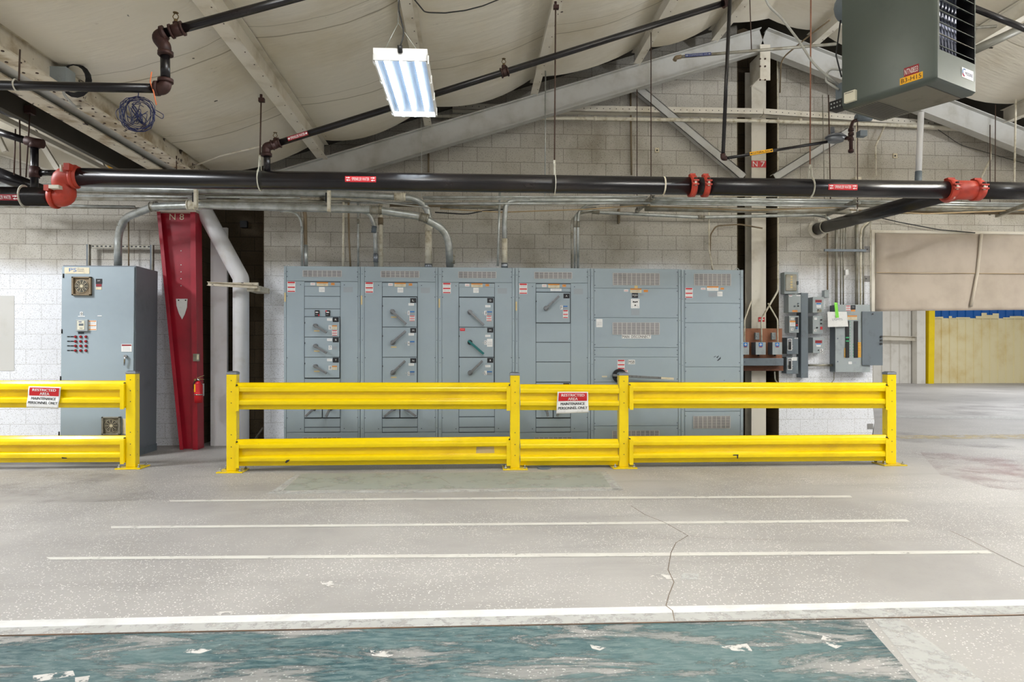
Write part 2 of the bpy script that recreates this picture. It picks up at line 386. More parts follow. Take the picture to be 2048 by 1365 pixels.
fpoly([(-40, 1275), (1024, 1253), (1722, 1238), (1853, 1385), (-40, 1385)], 'teal_paint')
fpoly([(-40, 1271.5), (700, 1256.5), (1400, 1243), (2090, 1228.5), (2090, 1230.5), (1400, 1245.3), (700, 1259), (-40, 1274)], 'joint', .0024)
fpoly([(1312, 1147), (1357, 1155), (1345, 1164), (1300, 1154)], 'scuff', .002); fpoly([(1364, 1147), (1398, 1148), (1396, 1161), (1362, 1158)], 'line_faint', .002)
for p in ([(66, 1352), (146, 1342), (150, 1352), (66, 1366)], [(380, 1296), (424, 1300), (400, 1308), (366, 1306)], [(430, 1225), (475, 1222), (470, 1229), (436, 1232)], [(1440, 1294), (1494, 1288), (1506, 1304), (1460, 1302)],
          [(640, 1164), (684, 1162), (680, 1174), (650, 1176)], [(1595, 958), (1612, 958), (1632, 968), (1616, 969)], [(1646, 1272), (1690, 1290), (1672, 1298), (1640, 1284)], [(150, 1356), (180, 1352), (176, 1364), (150, 1366)], [(740, 1300), (792, 1306), (780, 1316), (744, 1312)], [(1180, 1290), (1212, 1296), (1200, 1302), (1184, 1298)]):
    fpoly(p, 'scuff', .0022)
fpoly([(1840, 905), (2090, 912), (2090, 990), (1980, 976), (1880, 950)], 'red_stain'); fpoly([(1760, 862), (2090, 880), (2090, 905), (1800, 884)], 'dark_stain')
fpoly([(1780, 872), (2090, 868), (2090, 878), (1800, 878)], 'yellow_faint', .002); fpoly([(1850, 812), (2090, 810), (2090, 834), (1920, 830)], 'dark_stain')
fpoly([(1760, 831), (2090, 834), (2090, 840), (1760, 836)], 'line_faint', .0022)
fpoly([(0, 930), (260, 950), (330, 1000), (0, 1010)], 'dark_stain')
def crack(pts, wd=1.0, m='crack'):
    for (a, b), (c, d) in zip(pts, pts[1:]):
        p, q = PF(a, b, .0026), PF(c, d, .0026); n_ = (q-p).cross(Vector((0, 0, 1))).normalized()*.0022*wd; fl.poly([p-n_, q-n_, q+n_, p+n_], m)
crack([(1262, 1012), (1290, 1030), (1330, 1046), (1376, 1072), (1352, 1086), (1342, 1106), (1336, 1140), (1348, 1165), (1338, 1190), (1332, 1212), (1345, 1222), (1349, 1242)], 1.3)
crack([(1376, 1072), (1440, 1078), (1560, 1080)], .7); crack([(1900, 1062), (1935, 1078), (1990, 1106), (2060, 1140)], 1.2)
crack([(0, 1116), (80, 1080), (170, 1044), (290, 988), (370, 950)], 1.0, 'dark_stain'); crack([(0, 1012), (110, 976), (230, 945)], .8, 'dark_stain')
crack([(620, 980), (690, 966), (735, 970)], .7); crack([(830, 962), (880, 956), (900, 968)], .7)
crack([(1824, 906), (1870, 918)], 1.2, 'joint'); crack([(1894, 925), (1914, 930)], 1.0, 'joint')
tag(build('floor', fl, keep=True), kind='structure')

RX, RZ = P(1525, 57, 9.45).x, P(1525, 57, 9.45).z
def roofZ(x): return RZ-.318*(RX-x) if x < RX else RZ-.352*(x-RX)
wl = MB('block_wall')
xa, xb, xc, xd, xe = XX(397, YW), XX(528, YW), XX(1474, YW), XX(1558, YW), XX(1745, YW)
def wseg(x0, x1, z0=0, m='block_wall', y0=YW, y1=None):
    y1 = y1 or y0+.2; pts = [(x0, y0, z0), (x1, y0, z0), (x1, y0, max(roofZ(x1), 3.6)+.9)]
    if x0 < RX < x1: pts.append((RX, y0, RZ+.9))
    pts.append((x0, y0, max(roofZ(x0), 3.6)+.9)); wl.prism(pts, (0, y1-y0, 0), m)
ztop_open = P(1750, 466, YW).z
wseg(-12, xa); wseg(xb, xc); wseg(xd, xe); wseg(xe, 13, ztop_open)
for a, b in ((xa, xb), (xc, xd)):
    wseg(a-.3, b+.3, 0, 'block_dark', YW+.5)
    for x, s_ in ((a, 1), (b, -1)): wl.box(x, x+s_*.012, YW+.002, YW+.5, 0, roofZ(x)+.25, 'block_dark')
x2, z2 = XX(1731, YW), P(1740, 872, YW).z
wl.prism([(xe, YW, 0), (xe, YW, P(1745, 810, YW).z), (xe+.03, YW, P(1745, 845, YW).z), (xe-.01, YW, .05)], (0, .2, 0), 'block_wall')
wl.box(XX(1734, YW), XX(1746, YW), YW-.004, YW, P(1740, 859, YW).z, P(1740, 848, YW).z, 'grey_patch')
wl.box(-12, XX(29, YW), YW-.006, YW, P(15, 742, YW).z, P(15, 592, YW).z, 'wall_patch')
tag(build('wall_back', wl, keep=True), kind='structure')
for k_, (a, b, c, d) in enumerate(((1728, 493, 1742, 505), (1726, 552, 1740, 564))):
    mb = MB('grey_patch'); mb.box(XX(a, YW), XX(c, YW), YW-.004, YW, P(a, d, YW).z, P(a, b, YW).z); mb.cyl((XX(a+6, YW), YW-.012, P(a, (b+d)/2, YW).z), (XX(a+6, YW), YW, P(a, (b+d)/2, YW).z), .008, 'ink')
    solo('anchor_plate', mb, ['upper grey anchor plate on the block wall beside the canvas curtain', 'lower grey anchor plate on the block wall beside the canvas curtain'][k_], 'plate', 'anchor plates beside the curtain')
# opening frame
mb = MB('white_steel'); x0, x1 = XX(1741, YW), XX(1750, YW)
mb.box(x0, x1, YW-.03, YW+.23, P(1745, 640, YW).z, ztop_open+.04); mb.box(x1, 12.5, YW-.03, YW+.23, ztop_open-.005, ztop_open+.035)
tag(build('trim_1', mb, keep=True), kind='structure')

# far hall seen through the opening
YF = 26.2
def corrug(name, xa_, xb_, y, z0, z1, step, dep, m, rib=.3):
    b = MB(m); pts = []; x = xa_
    while x < xb_: pts += [(x, 0), (x+step*(1-rib), 0), (x+step*(1-rib*.75), -dep), (x+step*(1-rib*.25), -dep)]; x += step
    pts.append((x, 0)); n_ = len(pts)
    b.add([(p[0], y+p[1], z) for z in (z0, z1) for p in pts], [(i, i+1, n_+i+1, n_+i) for i in range(n_-1)]); return b
tag(build('wall_far', corrug('w', XX(1735, YF), XX(1852, YF), YF+.12, 0, 4.2, .36, .05, 'far_white'), keep=True), kind='structure')
zb = P(1960, 637, YF).z
xr0 = XX(1868, YF)
wf = corrug('w', xr0, 31, YF, 0, zb, .33, .035, 'far_cream', .16)
n0 = len(wf.v); up_ = corrug('w', xr0, 31, YF, zb, 4.2, .33, .035, 'far_blue', .16); wf.add(up_.v, [f[0] for f in up_.f], 'far_blue')
xx = xr0; random.seed(3)
while xx < 30.9:      # ragged lower edge of the blue band
    wdt = random.uniform(.12, .3); hgt = random.uniform(-.02, .10) + (.14 if XX(1960, YF) < xx < XX(1990, YF) else 0)
    if hgt > .0: wf.box(xx, min(xx+wdt, 30.9), YF-.037, YF-.0355, zb-.01, zb+hgt, 'far_cream')
    xx += wdt
tag(build('wall_right', wf, keep=True), kind='structure')
mb = MB('white_steel'); mb.chan(P(1762, 673, YF-.1)+Vector((-.3, 0, -.05)), P(1846, 677, YF-.1)+Vector((0, 0, -.03)), .12, .17, .01, side=1); mb.box(XX(1833, YF-.12), XX(1841, YF-.12), YF-.125, YF-.10, P(1838, 677, YF).z, P(1838, 673, YF).z, 'blue_label')
solo('wall_girt', mb, 'white horizontal channel across the far white corrugated wall', 'beam')
mb = MB('yellow'); a, b = P(1857, 770, YF-.3), P(1862, 560, YF-.3); mb.prism([P(1857, 770.5, YF-.3), P(1868, 770.5, YF-.3), P(1871, 540, YF-.3), P(1859, 540, YF-.3)], (0, .25, 0))
solo('tapered_column', mb, 'yellow painted steel column beside the blue and cream far wall', 'column')
mb = MB('far_white'); mb.box(XX(1829, YF-.1), XX(1846, YF-.1), YF-.25, YF+.05, 0, 3.4); solo('downspout', mb, 'off-white vertical pipe chase left of the yellow column', 'pipe')

# canvas curtain over the opening
def canvas(fx0, fx1):
    b = MB('canvas'); nx, nz = 40, 24; x0, x1 = XX(1751, YW-.04), 12.0
    vs_ = []
    for j in range(nz+1):
        for i in range(nx+1):
            a, c = i/nx, j/nz; x = x0+(x1-x0)*a; zb_ = P(1751, 623, 9.816).z+.012*(x-x0); z = (ztop_open-.01)*(1-c)+zb_*c
            y = YW-.045+.012*math.sin(x*2.1+c*2)*c+.01*math.sin(x*5.3-c*5)*c+.008*math.sin(z*9)
            vs_.append((x, y, z))
    b.add(vs_, [(j*(nx+1)+i, j*(nx+1)+i+1, (j+1)*(nx+1)+i+1, (j+1)*(nx+1)+i) for j in range(nz) for i in range(nx)], None, True); return b
cv = solo('canvas_curtain', canvas(0, 1), 'large tan canvas curtain hung across the opening on the right', 'curtain')
md = cv.modifiers.new('t', 'SOLIDIFY'); md.thickness = .006
mb = MB('canvas_fold'); mb.tube([P(1963, 468, 9.776), P(1960, 500, 9.776), P(1955, 545, 9.776), P(1949, 580, 9.766), P(1942, 613, 9.766)], .022, fil=.2); build('laced_seam', mb, cv)
mb = MB('canvas_fold'); mb.box(XX(1752, 9.796), 12, 9.781, 9.791, P(1751, 546.2, 9.796).z, P(1751, 545.2, 9.796).z, 'cable_tan'); build('stitched_hem', mb, cv)

# roof blanket, roof deck, purlins, rafters
purlX = [-6.1, -4.7, -3.28, -1.92, -.53, .89, 2.29, 3.37, 4.77, 6.19, 7.6, 9.0, 10.4]
cb = MB('roof_blanket')
nodes = [-3.30]+[x for x in purlX if x > -3.1]
for k_, (xa_, xb_) in enumerate(zip(nodes, nodes[1:])):
    nx, ny = 10, 90; vs_ = []
    for j in range(ny+1):
        y = -3+j/ny*(9.27+3)
        for i in range(nx+1):
            t_ = i/nx; x = xa_+(xb_-xa_)*t_; sg = min(xb_-xa_, 1.4)/1.4
            z0_ = roofZ(xa_)+(roofZ(xb_)-roofZ(xa_))*t_ if not xa_ < RX < xb_ else roofZ(x)-.02
            z = z0_+.205-sg*(.075*4*t_*(1-t_))*(1+.12*math.sin(y*2.2+k_))-.014*sg*math.sin(math.pi*t_)*abs(math.sin(y*math.pi/1.7+.6))
            if y > 8.7: z -= .05*(y-8.7)/.57*sg*4*t_*(1-t_)
            vs_.append((x, y+ (.05*math.sin(x*3) if j == ny else 0), z))
    cb.add(vs_, [(j*(nx+1)+i, (j+1)*(nx+1)+i, (j+1)*(nx+1)+i+1, j*(nx+1)+i+1) for j in range(ny) for i in range(nx)], None, True)
tag(build('ceiling', cb, keep=True), kind='structure')
rd = MB('roof_dark')
for a, b in ((-3.0, RX), (RX, 12)): rd.prism([(a, -3, roofZ(a)+.30), (b, -3, roofZ(b)+.30), (b, -3, roofZ(b)+.34), (a, -3, roofZ(a)+.34)], (0, 13.1, 0))
rd.prism([(-12, -3, 5.6), (-3.0, -3, roofZ(-3.0)+.30), (-3.0, -3, roofZ(-3.0)+.34), (-12, -3, 5.64)], (0, 13.1, 0))
tag(build('ceiling_deck', rd, keep=True), kind='structure')
pl = ['wide cream roof purlin over the blue wire coil side of the hall', 'cream roof purlin above the glowing ceiling light', 'cream roof purlin crossing right of the ceiling light', 'cream roof purlin above the middle of the main switchboard', 'cream roof purlin just left of the roof ridge', 'cream roof purlin behind the upper left of the unit heater', 'cream roof purlin right of the unit heater', 'outermost cream roof purlin at the upper right edge']
for k_, x in enumerate([q for q in purlX if -3 < q < 8]):
    z = roofZ(x); b = MB('white_steel')
    b.prof((x, -3, z+.1), (x, 9.492, z+.1), [(-.05, -.1), (.05, -.1), (.05, -.094), (.003, -.094), (.003, .094), (.06, .094), (.06, .10), (-.05, .10), (-.05, .094), (-.003, .094), (-.003, -.094), (-.05, -.094)])
    if k_ == 0: b.box(x-.075, x+.06, -3, 9.45, z-.012, z)
    for j in range(36): b.cyl((x+.03, .1+j*.26, z-.004-(.012 if k_ == 0 else 0)), (x+.03, .1+j*.26, z+.0), .006, 'rust_rod', 6)
    solo('roof_purlin', b, pl[k_], 'beam', 'roof purlins')
YR = 9.45
for xs_, xe_, lab in ((XX(505, YR), RX, 'long grey sloping steel rafter rising left to right to the ridge'), (12, RX, 'grey sloping steel rafter descending to the right of the ridge')):
    b = MB('grey_steel'); dz = -.155*math.hypot(1, .33)
    b.ibeam((xs_, YR, roofZ(xs_)+dz), (xe_, YR, RZ+dz), .15, .31, .012)
    solo('roof_rafter', b, lab, 'beam', 'gable end rafters')
# valley girder on the left
xg0, xg1, zg = -3.77, -3.27, 3.44
b = MB('rust_steel')
for x, sd in ((xg1, -1), (xg0, 1)):
    b.box(x, x+sd*.17, -3, 9.716, zg, zg+.014); b.box(x+sd*.08, x+sd*.09, -3, 9.716, zg+.014, zg+.2); b.box(x, x+sd*.17, -3, 9.716, zg+.2, zg+.214)
b.box(xg0+.1, xg1-.1, -3, 9.696, zg+.05, zg+.06, 'grey_steel')
for j in range(44): 
    for q in (xg1-.035, xg1-.135): b.cyl((q, .4+j*.2, zg-.006), (q, .4+j*.2, zg), .011, 'rust_rod', 6)
solo('valley_girder', b, 'rusty cream double steel girder running back at upper left', 'beam')
# left bay: deck, dark shade strip, eave angle, insulated panel and struts
b = MB('blanket_white'); b.poly([P(-60, 290, YW-.03), P(110, 345, YW-.03), P(330, 345, YW-.03), P(330, 325, YW-.03), P(200, 240, YW-.03), P(-60, 150, YW-.03)])
b.prism([P(-60, 289, YW-.05), P(110, 343, YW-.05), P(110, 346, YW-.05), P(-60, 293, YW-.05)], (0, .03, 0), 'white_steel')
solo('insulation_panel', b, 'off-white insulated panel on the upper wall behind left struts', 'panel')
b = MB('yellow_wall'); b.prism([P(196, 300, 9.796), P(320, 334, 9.796), P(320, 345, 9.796), P(222, 345, 9.796)], (0, .02, 0)); solo('wall_panel', b, 'ochre yellow panel patch behind the girder at upper left', 'panel')
b = MB('roof_dark'); b.beam((-4.18, -2, 3.62), (-4.18, 9.716, 3.62), .06, .30); solo('girder_shade_strip', b, 'dark shadowed beam along the left side of the rusty girder', 'beam')  # dark bar added to stand for the girder's shadow band
b = MB('white_steel'); b.beam((-4.45, -2, 3.53), (-4.45, 9.716, 3.53), .05, .05); solo('eave_angle', b, 'thin cream angle running beside the dark eave beam', 'beam')
for (a, c), lab in ((((68, 262), (124, 352)), 'cream diagonal strut behind the left vertical sprinkler riser'), (((-16, 248), (11, 304)), 'short cream diagonal strut at the far left edge'), (((181, 285), (212, 348)), 'cream diagonal strut beside the ochre panel')):
    b = MB('white_steel'); b.beam(P(*a, 9.24), P(*c, 9.24), .06, .05, up=(0, 1, 0)); solo('roof_strut', b, lab, 'strut')
b = MB('white_steel'); b.tube([P(378, 336, 8.68), P(440, 312, 8.26), P(525, 292, 7.56)], .01, fil=0); solo('tie_rod', b, 'thin cream rod slanting up toward the second sprinkler branch', 'rod')

# wall steel around column N7
cx0, cx1 = XX(1503, YW+.02), XX(1532, YW+.02)
root_ = thing('steel_column', 'white steel column in a dark wall slot marked N 7', 'column', ((cx0+cx1)/2, YW+.1, 0))
b = MB('white_steel'); b.box(cx0, cx1, YW+.02, YW+.035, 0, RZ-.35); b.box((cx0+cx1)/2-.006, (cx0+cx1)/2+.006, YW+.035, YW+.25, 0, RZ-.35); b.box(cx0, cx1, YW+.25, YW+.265, 0, RZ-.35); build('shaft', b, root_)
b = MB('white_steel'); a, c = P(1515, 165, YR), P(1535, 102, YR); b.box(a.x, c.x, YR-.09, YR-.074, a.z, c.z+.05); b.box((a.x+c.x)/2-.006, (a.x+c.x)/2+.006, YR-.08, YW+.02, a.z+.1, c.z)
for px_ in (1520, 1530):
    for py_ in (118, 133, 160): q = P(px_, py_, YR-.09); b.cyl(q+Vector((0, -.008, 0)), q, .013, 'rust_rod', 8)
build('bolt_plate', b, root_)
b = MB('red_paint'); a, c = P(1503, 335, YW+.02), P(1532, 322, YW+.02); b.box(cx0, cx1, YW+.016, YW+.019, a.z, c.z)
for t_, u0, u1 in (('N', .08, .40), ('7', .62, .92)): b.textbox(t_, cx0+(cx1-cx0)*u0, cx0+(cx1-cx0)*u1, YW+.014, a.z+.012, c.z-.012, 'white_label')
build('column_sign', b, root_)
b = MB('red_paint'); q = P(1517, 644, YW+.015); r_ = P(1529, 635, YW+.015); b.box(q.x, r_.x, YW+.01, YW+.018, q.z, r_.z); b.box(q.x+.01, r_.x-.01, YW+.008, YW+.01, (q.z+r_.z)/2-.006, (q.z+r_.z)/2+.006, 'white_label')
build('small_plate', b, root_)
for (a, c), lab in ((((1272, 172), (1488, 354)), 'grey diagonal brace left of the N 7 column'), (((1700, 262), (1550, 355)), 'grey diagonal brace right of the N 7 column')):
    b = MB('grey_steel'); b.chan(P(*a, 9.716), P(*c, 9.716), .06, .115, .008, up=(0, 1, 0) if 0 else (0, -1, .0), side=1)
    b2 = MB('grey_steel'); A, B = P(*a, 9.676), P(*c, 9.676); dd = (B-A).normalized(); nn = Vector((-dd.z, 0, dd.x))*.056
    b2.prism([A-nn, B-nn, B+nn, A+nn], (0, .012, 0)); b2.prism([A-nn, B-nn, B-nn*.85, A-nn*.85], (0, .1, 0)); b2.prism([A+nn*.85, B+nn*.85, B+nn, A+nn], (0, .1, 0))
    solo('diagonal_brace', b2, lab, 'brace', 'braces meeting at the N 7 column')
def girt(pts, lab):
    b = MB('white_steel'); A, B = P(*pts[0], 9.696), P(*pts[1], 9.696)
    b.prism([A, B, B+Vector((0, 0, .085)), A+Vector((0, 0, .085))], (0, .006, 0)); b.prism([A, B, B+Vector((0, 0, .006)), A+Vector((0, 0, .006))], (0, .14, 0))
    n_ = int((B-A).length/.09)
    for i in range(1, n_): q = A+(B-A)*i/n_+Vector((0, -.002, .045)); b.cyl(q, q+Vector((0, .003, 0)), .007, 'ink', 6)
    solo('slotted_angle', b, lab, 'beam', 'punched angles across the gable wall')
girt(((905, 219), (1526, 229)), 'white punched steel angle across the gable wall left of column N 7')
girt(((1528, 229), (2000, 262)), 'white punched steel angle across the gable wall right of column N 7')
b = MB('conduit_cream'); b.tube([P(868, 232, 9.656), P(1076, 236, 9.656), P(1525, 242, 9.656), P(1975, 256, 9.656)], .025, fil=0)
for q in (1190, 1402, 1600): a = P(q, 237+(q-1190)*.012, 9.656); b.cyl(a+Vector((-.02, 0, 0)), a+Vector((.02, 0, 0)), .031)
solo('painted_pipe', b, 'cream painted pipe along the gable wall under the punched angles', 'pipe')

# red column N8
YC = 9.408
T = lambda px, py, y=YC: P(px, py, y)
rt = thing('tapered_column', 'tapered red steel column marked N 8 beside the left cabinet', 'column', (T(378, 900).x, YC, 0))
b = MB('red_column'); zt = T(350, 424).z; xl0, xl1, xr0_, xr1 = T(315, 430).x, T(361, 899).x, T(389, 430).x, T(394, 899).x
b.prism([(xl1, YC+.1, 0), (xr1, YC+.1, 0), (xr0_, YC+.1, zt), (xl0, YC+.1, zt)], (0, .01, 0)); build('web', b, rt)
b = MB('red_column'); b.prism([(xl1-.01, YC, 0), (xl1, YC, 0), (xl0, YC, zt), (xl0-.01, YC, zt)], (0, .22, 0)); b.prism([(xl1, YC, 0), (xl1+.035, YC, 0), (xl0+.035, YC, zt), (xl0, YC, zt)], (0, .006, 0)); build('flange', b, rt)
b = MB('red_column'); b.prism([(xr1, YC, 0), (xr1+.01, YC, 0), (xr0_+.01, YC, zt), (xr0_, YC, zt)], (0, .22, 0)); b.prism([(xr1-.055, YC, 0), (xr1, YC, 0), (xr0_, YC, zt), (xr0_-.055, YC, zt)], (0, .006, 0)); build('flange', b, rt)
b = MB('white_steel'); b.box(xl0-.02, xr0_+.02, YC-.01, YC+.24, zt, zt+.03); build('cap_plate', b, rt)
b = MB('rust_rod'); 
for py_ in (502, 530, 544, 558, 572): q = T(362, py_, YC+.095); b.cyl(q, q+Vector((0, .01, 0)), .007, 'white_label', 6)
build('rivet', b, rt)
b = MB('white_label'); sh = [(352, 598), (375, 598), (374, 615), (369, 630), (364, 639), (358, 628), (353, 612)]; b.prism([T(x, y, YC+.09) for x, y in sh], (0, .008, 0))
for x in (357, 371): q = T(x, 601, YC+.086); b.cyl(q, q+Vector((0, .006, 0)), .009, 'ink', 8)
build('shield_plate', b, rt)
b = MB('cream_label')
for t_, a, c in (('N', 339, 351), ('8', 359, 368)): q, r_ = T(a, 440, YC+.094), T(c, 428, YC+.094); b.textbox(t_, q.x, r_.x, YC+.094, q.z, r_.z)
build('column_number', b, rt)
b = MB('white_label'); q, r_ = T(386, 723, YC-.03), T(398, 708, YC-.03); b.box(q.x, r_.x, YC-.03, YC, q.z, r_.z, 'zinc_old'); b.box(q.x+.05, r_.x, YC-.034, YC-.03, q.z+.02, r_.z-.01, 'cream_label'); build('bracket', b, rt)
# fire extinguisher on the column's flange
q = T(397, 806, 9.268); zt_ = T(397, 763, 9.268).z; R_ = .052; cx = q.x; cy = 9.268
rt = thing('fire_extinguisher', 'small red fire extinguisher with yellow label hung on the red column', 'extinguisher', (cx, cy, q.z))
b = MB('red_paint'); b.cyl((cx, cy, q.z), (cx, cy, zt_-.05), R_, n=24); b.cyl((cx, cy, zt_-.05), (cx, cy, zt_), R_, r2=.02, n=24); build('cylinder', b, rt)
b = MB('yellow_label')
for i in range(8):
    a0, a1 = math.radians(200+i*16), math.radians(216+i*16); m_ = 'yellow_label' if i < 3 else 'red_label'
    b.poly([(cx+math.cos(a0)*.0535, cy+math.sin(a0)*.0535, q.z+.14), (cx+math.cos(a1)*.0535, cy+math.sin(a1)*.0535, q.z+.14), (cx+math.cos(a1)*.0535, cy+math.sin(a1)*.0535, q.z+.24), (cx+math.cos(a0)*.0535, cy+math.sin(a0)*.0535, q.z+.24)], m_)
build('instruction_label', b, rt)
b = MB('chrome'); b.cyl((cx, cy, zt_), (cx, cy, zt_+.035), .016); b.beam((cx-.02, cy, zt_+.04), (cx+.075, cy-.01, zt_+.075), .018, .006); b.beam((cx-.02, cy, zt_+.03), (cx+.07, cy-.01, zt_+.025), .018, .006); b.cyl((cx-.03, cy-.02, zt_+.02), (cx-.03, cy-.035, zt_+.02), .014); build('valve_handle', b, rt)
b = MB('cable_black'); b.tube([(cx-.01, cy, zt_+.02), (cx-.06, cy, zt_-.01), (cx-.062, cy, q.z+.18)], .007, fil=.04); build('hose', b, rt)
b = MB('chrome'); b.cyl((cx, cy, q.z+.10), (cx, cy, q.z+.112), .056); b.box(cx-.02, cx+.02, cy+.05, YC, q.z+.08, q.z+.24); build('wall_strap', b, rt)

# white square column and white round duct left of the switchboards
b = MB('duct_white'); a, c = XX(421, 9.766), XX(454, 9.766); b.box(a, c, 9.766, 9.82, 0, P(440, 470, 9.766).z+.1); solo('box_column', b, 'white painted square column behind the end guard post', 'column')
yd = 9.616; rd_ = .105
rt = thing('round_duct', 'white round duct with an angled elbow left of the switchboards', 'duct', (XX(482, yd), yd, 0))
b = MB('duct_white'); b.tube([(XX(482, yd), yd, 0), P(482, 557, yd), P(402, 410, yd), P(380, 372, yd)], rd_, fil=.12, n=28); build('duct', b, rt)
b = MB('rust_steel'); a = P(416, 568, 9.324); c = P(516, 574, 9.324); b.chan(a, c, .04, .05, .006); b.box(P(494, 574, 9.352).x, P(520, 574, 9.352).x, 9.352, 9.796, a.z-.09, a.z-.02, 'conduit_cream'); b.box(P(416, 568, 9.324).x, c.x, 9.324, 9.366, a.z-.025, a.z+.02); build('strut_clamp', b, rt)
b = MB('ink'); q, r_ = P(482, 456, YW+.49), P(496, 443, YW+.49); b.box(q.x, r_.x, YW+.44, YW+.5, q.z, r_.z); solo('junction_box', b, 'black square box in the dark recessed block wall', 'box')
b = MB('zinc_old'); b.tube([P(510, 880, 10.016), P(526, 856, 9.916)], .015, fil=0); solo('ground_rod', b, 'short slanting grey rod at the foot of the recess', 'rod')

# ------------------------------------------------------------------ yellow guard rail
def post(px0, px1, Y, lab, zt_):
    x0 = XX(px0, Y); x1 = x0+.105; cx = (x0+x1)/2
    rt = thing('guard_post', lab, 'post', (cx, Y+.05, 0), 'yellow guard rail posts')
    b = MB('yellow'); b.box(x0, x1, Y, Y+.105, .012, zt_-.035); o = build('post', b, rt, .006)
    b = MB('ink')
    for z in (zt_-.10, zt_-.22, zt_-.34, .40, .27, .15): b.cyl((cx, Y-.0015, z), (cx, Y+.001, z), .0055, n=8)
    for z in (zt_-.10, zt_-.22, .40, .15): b.cyl((x0-.0015, Y+.05, z), (x0+.001, Y+.05, z), .004, n=8); b.cyl((x1-.001, Y+.05, z), (x1+.0015, Y+.05, z), .004, n=8)
    build('bolt_hole', b, rt)
    b = MB('cap_metal'); b.box(x0-.003, x1+.003, Y-.003, Y+.108, zt_-.036, zt_-.012); b.add([(x0-.003, Y-.003, zt_-.012), (x1+.003, Y-.003, zt_-.012), (x1+.003, Y+.108, zt_-.012), (x0-.003, Y+.108, zt_-.012), (x0+.02, Y+.02, zt_), (x1-.02, Y+.02, zt_), (x1-.02, Y+.085, zt_), (x0+.02, Y+.085, zt_)], [(0, 1, 5, 4), (1, 2, 6, 5), (2, 3, 7, 6), (3, 0, 4, 7), (4, 5, 6, 7)]); build('cap', b, rt, .004)
    b = MB('yellow_dull' if px0 > 1700 else 'yellow'); b.box(cx-.135, cx+.135, Y-.075, Y+.18, 0, .013); build('base_plate', b, rt, .002)
    for sx in (-1, 1):
        for yy in (Y-.035, Y+.145): b = MB('zinc'); b.cyl((cx+sx*.105, yy, .013), (cx+sx*.105, yy, .028), .016, n=6); b.cyl((cx+sx*.105, yy, .028), (cx+sx*.105, yy, .05), .007, n=8); build('anchor_bolt', b, rt)
    return x0, x1
Yb, Yl = 7.658, 7.966
pz = lambda px, py, Y: P(px, py, Y).z
pA = post(452.5, 470, Yb, 'yellow guard post at the left end beside the white duct', pz(462, 743, Yb))
pB = post(1020.5, 1039, Yb, 'yellow guard post left of the centre restricted area sign', pz(1029, 745, Yb))
pC = post(1238.5, 1257, Yb, 'yellow guard post right of the centre restricted area sign', pz(1247, 745, Yb))
pD = post(1775, 1791, Yb, 'yellow guard post at the far right end of the rail', pz(1783, 743.5, Yb))
pL = post(251, 269, Yl, 'yellow guard post in front of the tall left cabinet', pz(260, 742, Yl))
def rail(x0, x1, Y, z00, z01, zb0, zb1, lab, marks=(), ends=(1, 1)):
    """x0, x1; top z at both ends; bottom z at both ends"""
    rt = thing('guard_rail', lab, 'guard rail', ((x0+x1)/2, Y+.03, min(zb0, zb1)), 'yellow ribbed guard rails')
    prof_ = [(0, .055), (.012, .059), (.022, .052), (.12, .030), (.14, .018), (.155, .009), (.175, .003), (.21, 0), (.27, 0), (.315, .002), (.335, .008), (.345, .022), (.352, .050), (.365, .053), (.595, .053), (.605, .045), (.615, .025), (.63, .010), (.655, .003), (.69, 0), (.76, 0), (.80, .002), (.82, .008), (.832, .020), (.842, .036), (.855, .038), (.985, .052), (1, .058)]
    b = MB('yellow'); n_ = len(prof_); vs_ = []
    seg_ = 2
    for x, zt1, zb1_ in ((x0, z00, zb0), (x1, z01, zb1)):
        for f, d in prof_: vs_.append((x, Y+d, zt1+(zb1_-zt1)*f))
        for f, d in prof_: vs_.append((x, Y+d+.005, zt1+(zb1_-zt1)*f))
    k = 2*n_; fs = []
    for i in range(n_-1): fs += [(i+1, i, k+i, k+i+1), (n_+i, n_+i+1, k+n_+i+1, k+n_+i)]
    fs += [(0, n_, k+n_, k), (n_-1, k+n_-1, k+2*n_-1, 2*n_-1)]+[(i, i+1, n_+i+1, n_+i) for i in range(n_-1)]+[(k+i+1, k+i, k+n_+i, k+n_+i+1) for i in range(n_-1)]
    b.add(vs_, fs, None, True); ro_ = build('rail', b, rt); ro_.data.set_sharp_from_angle(angle=math.radians(16))
    for e, x, sd, zt1, zb1_ in ((ends[0], x0, 1, z00, zb0), (ends[1], x1, -1, z01, zb1)):
        if e:
            b = MB('yellow'); b.box(x-sd*.004, x+sd*.037, Y-.008, Y-.002, zt1-.045, zb1_-.012); b.box(x-sd*.004, x+sd*.0, Y-.002, Y+.06, zt1-.03, zb1_+.0); build('end_bracket', b, rt)
            b = MB('ink'); b.cyl((x+sd*.004, Y+.02, zt1-.028), (x+sd*.004, Y+.045, zt1-.028), .009, n=8); b.cyl((x+sd*.004, Y+.02, zb1_+.012), (x+sd*.004, Y+.05, zb1_+.012), .009, n=8); build('bolt', b, rt)
    for pts, m_, *o_ in marks:
        yy = Y+(o_[0] if o_ else -.002); b = MB(m_); b.prism([(P(x, y, yy).x, yy, P(x, y, yy).z) for x, y in pts], (0, .0015, 0)); build('scrape', b, rt)
Yr = 7.616
x0, x1 = pA[1]+.005, pB[0]-.005
rail(x0, x1, Yr, pz(480, 766, Yr), pz(1012, 766, Yr), pz(480, 820.5, Yr), pz(1012, 819.7, Yr), 'long upper yellow rail in front of the left three switchboard sections', ends=(1, 1))
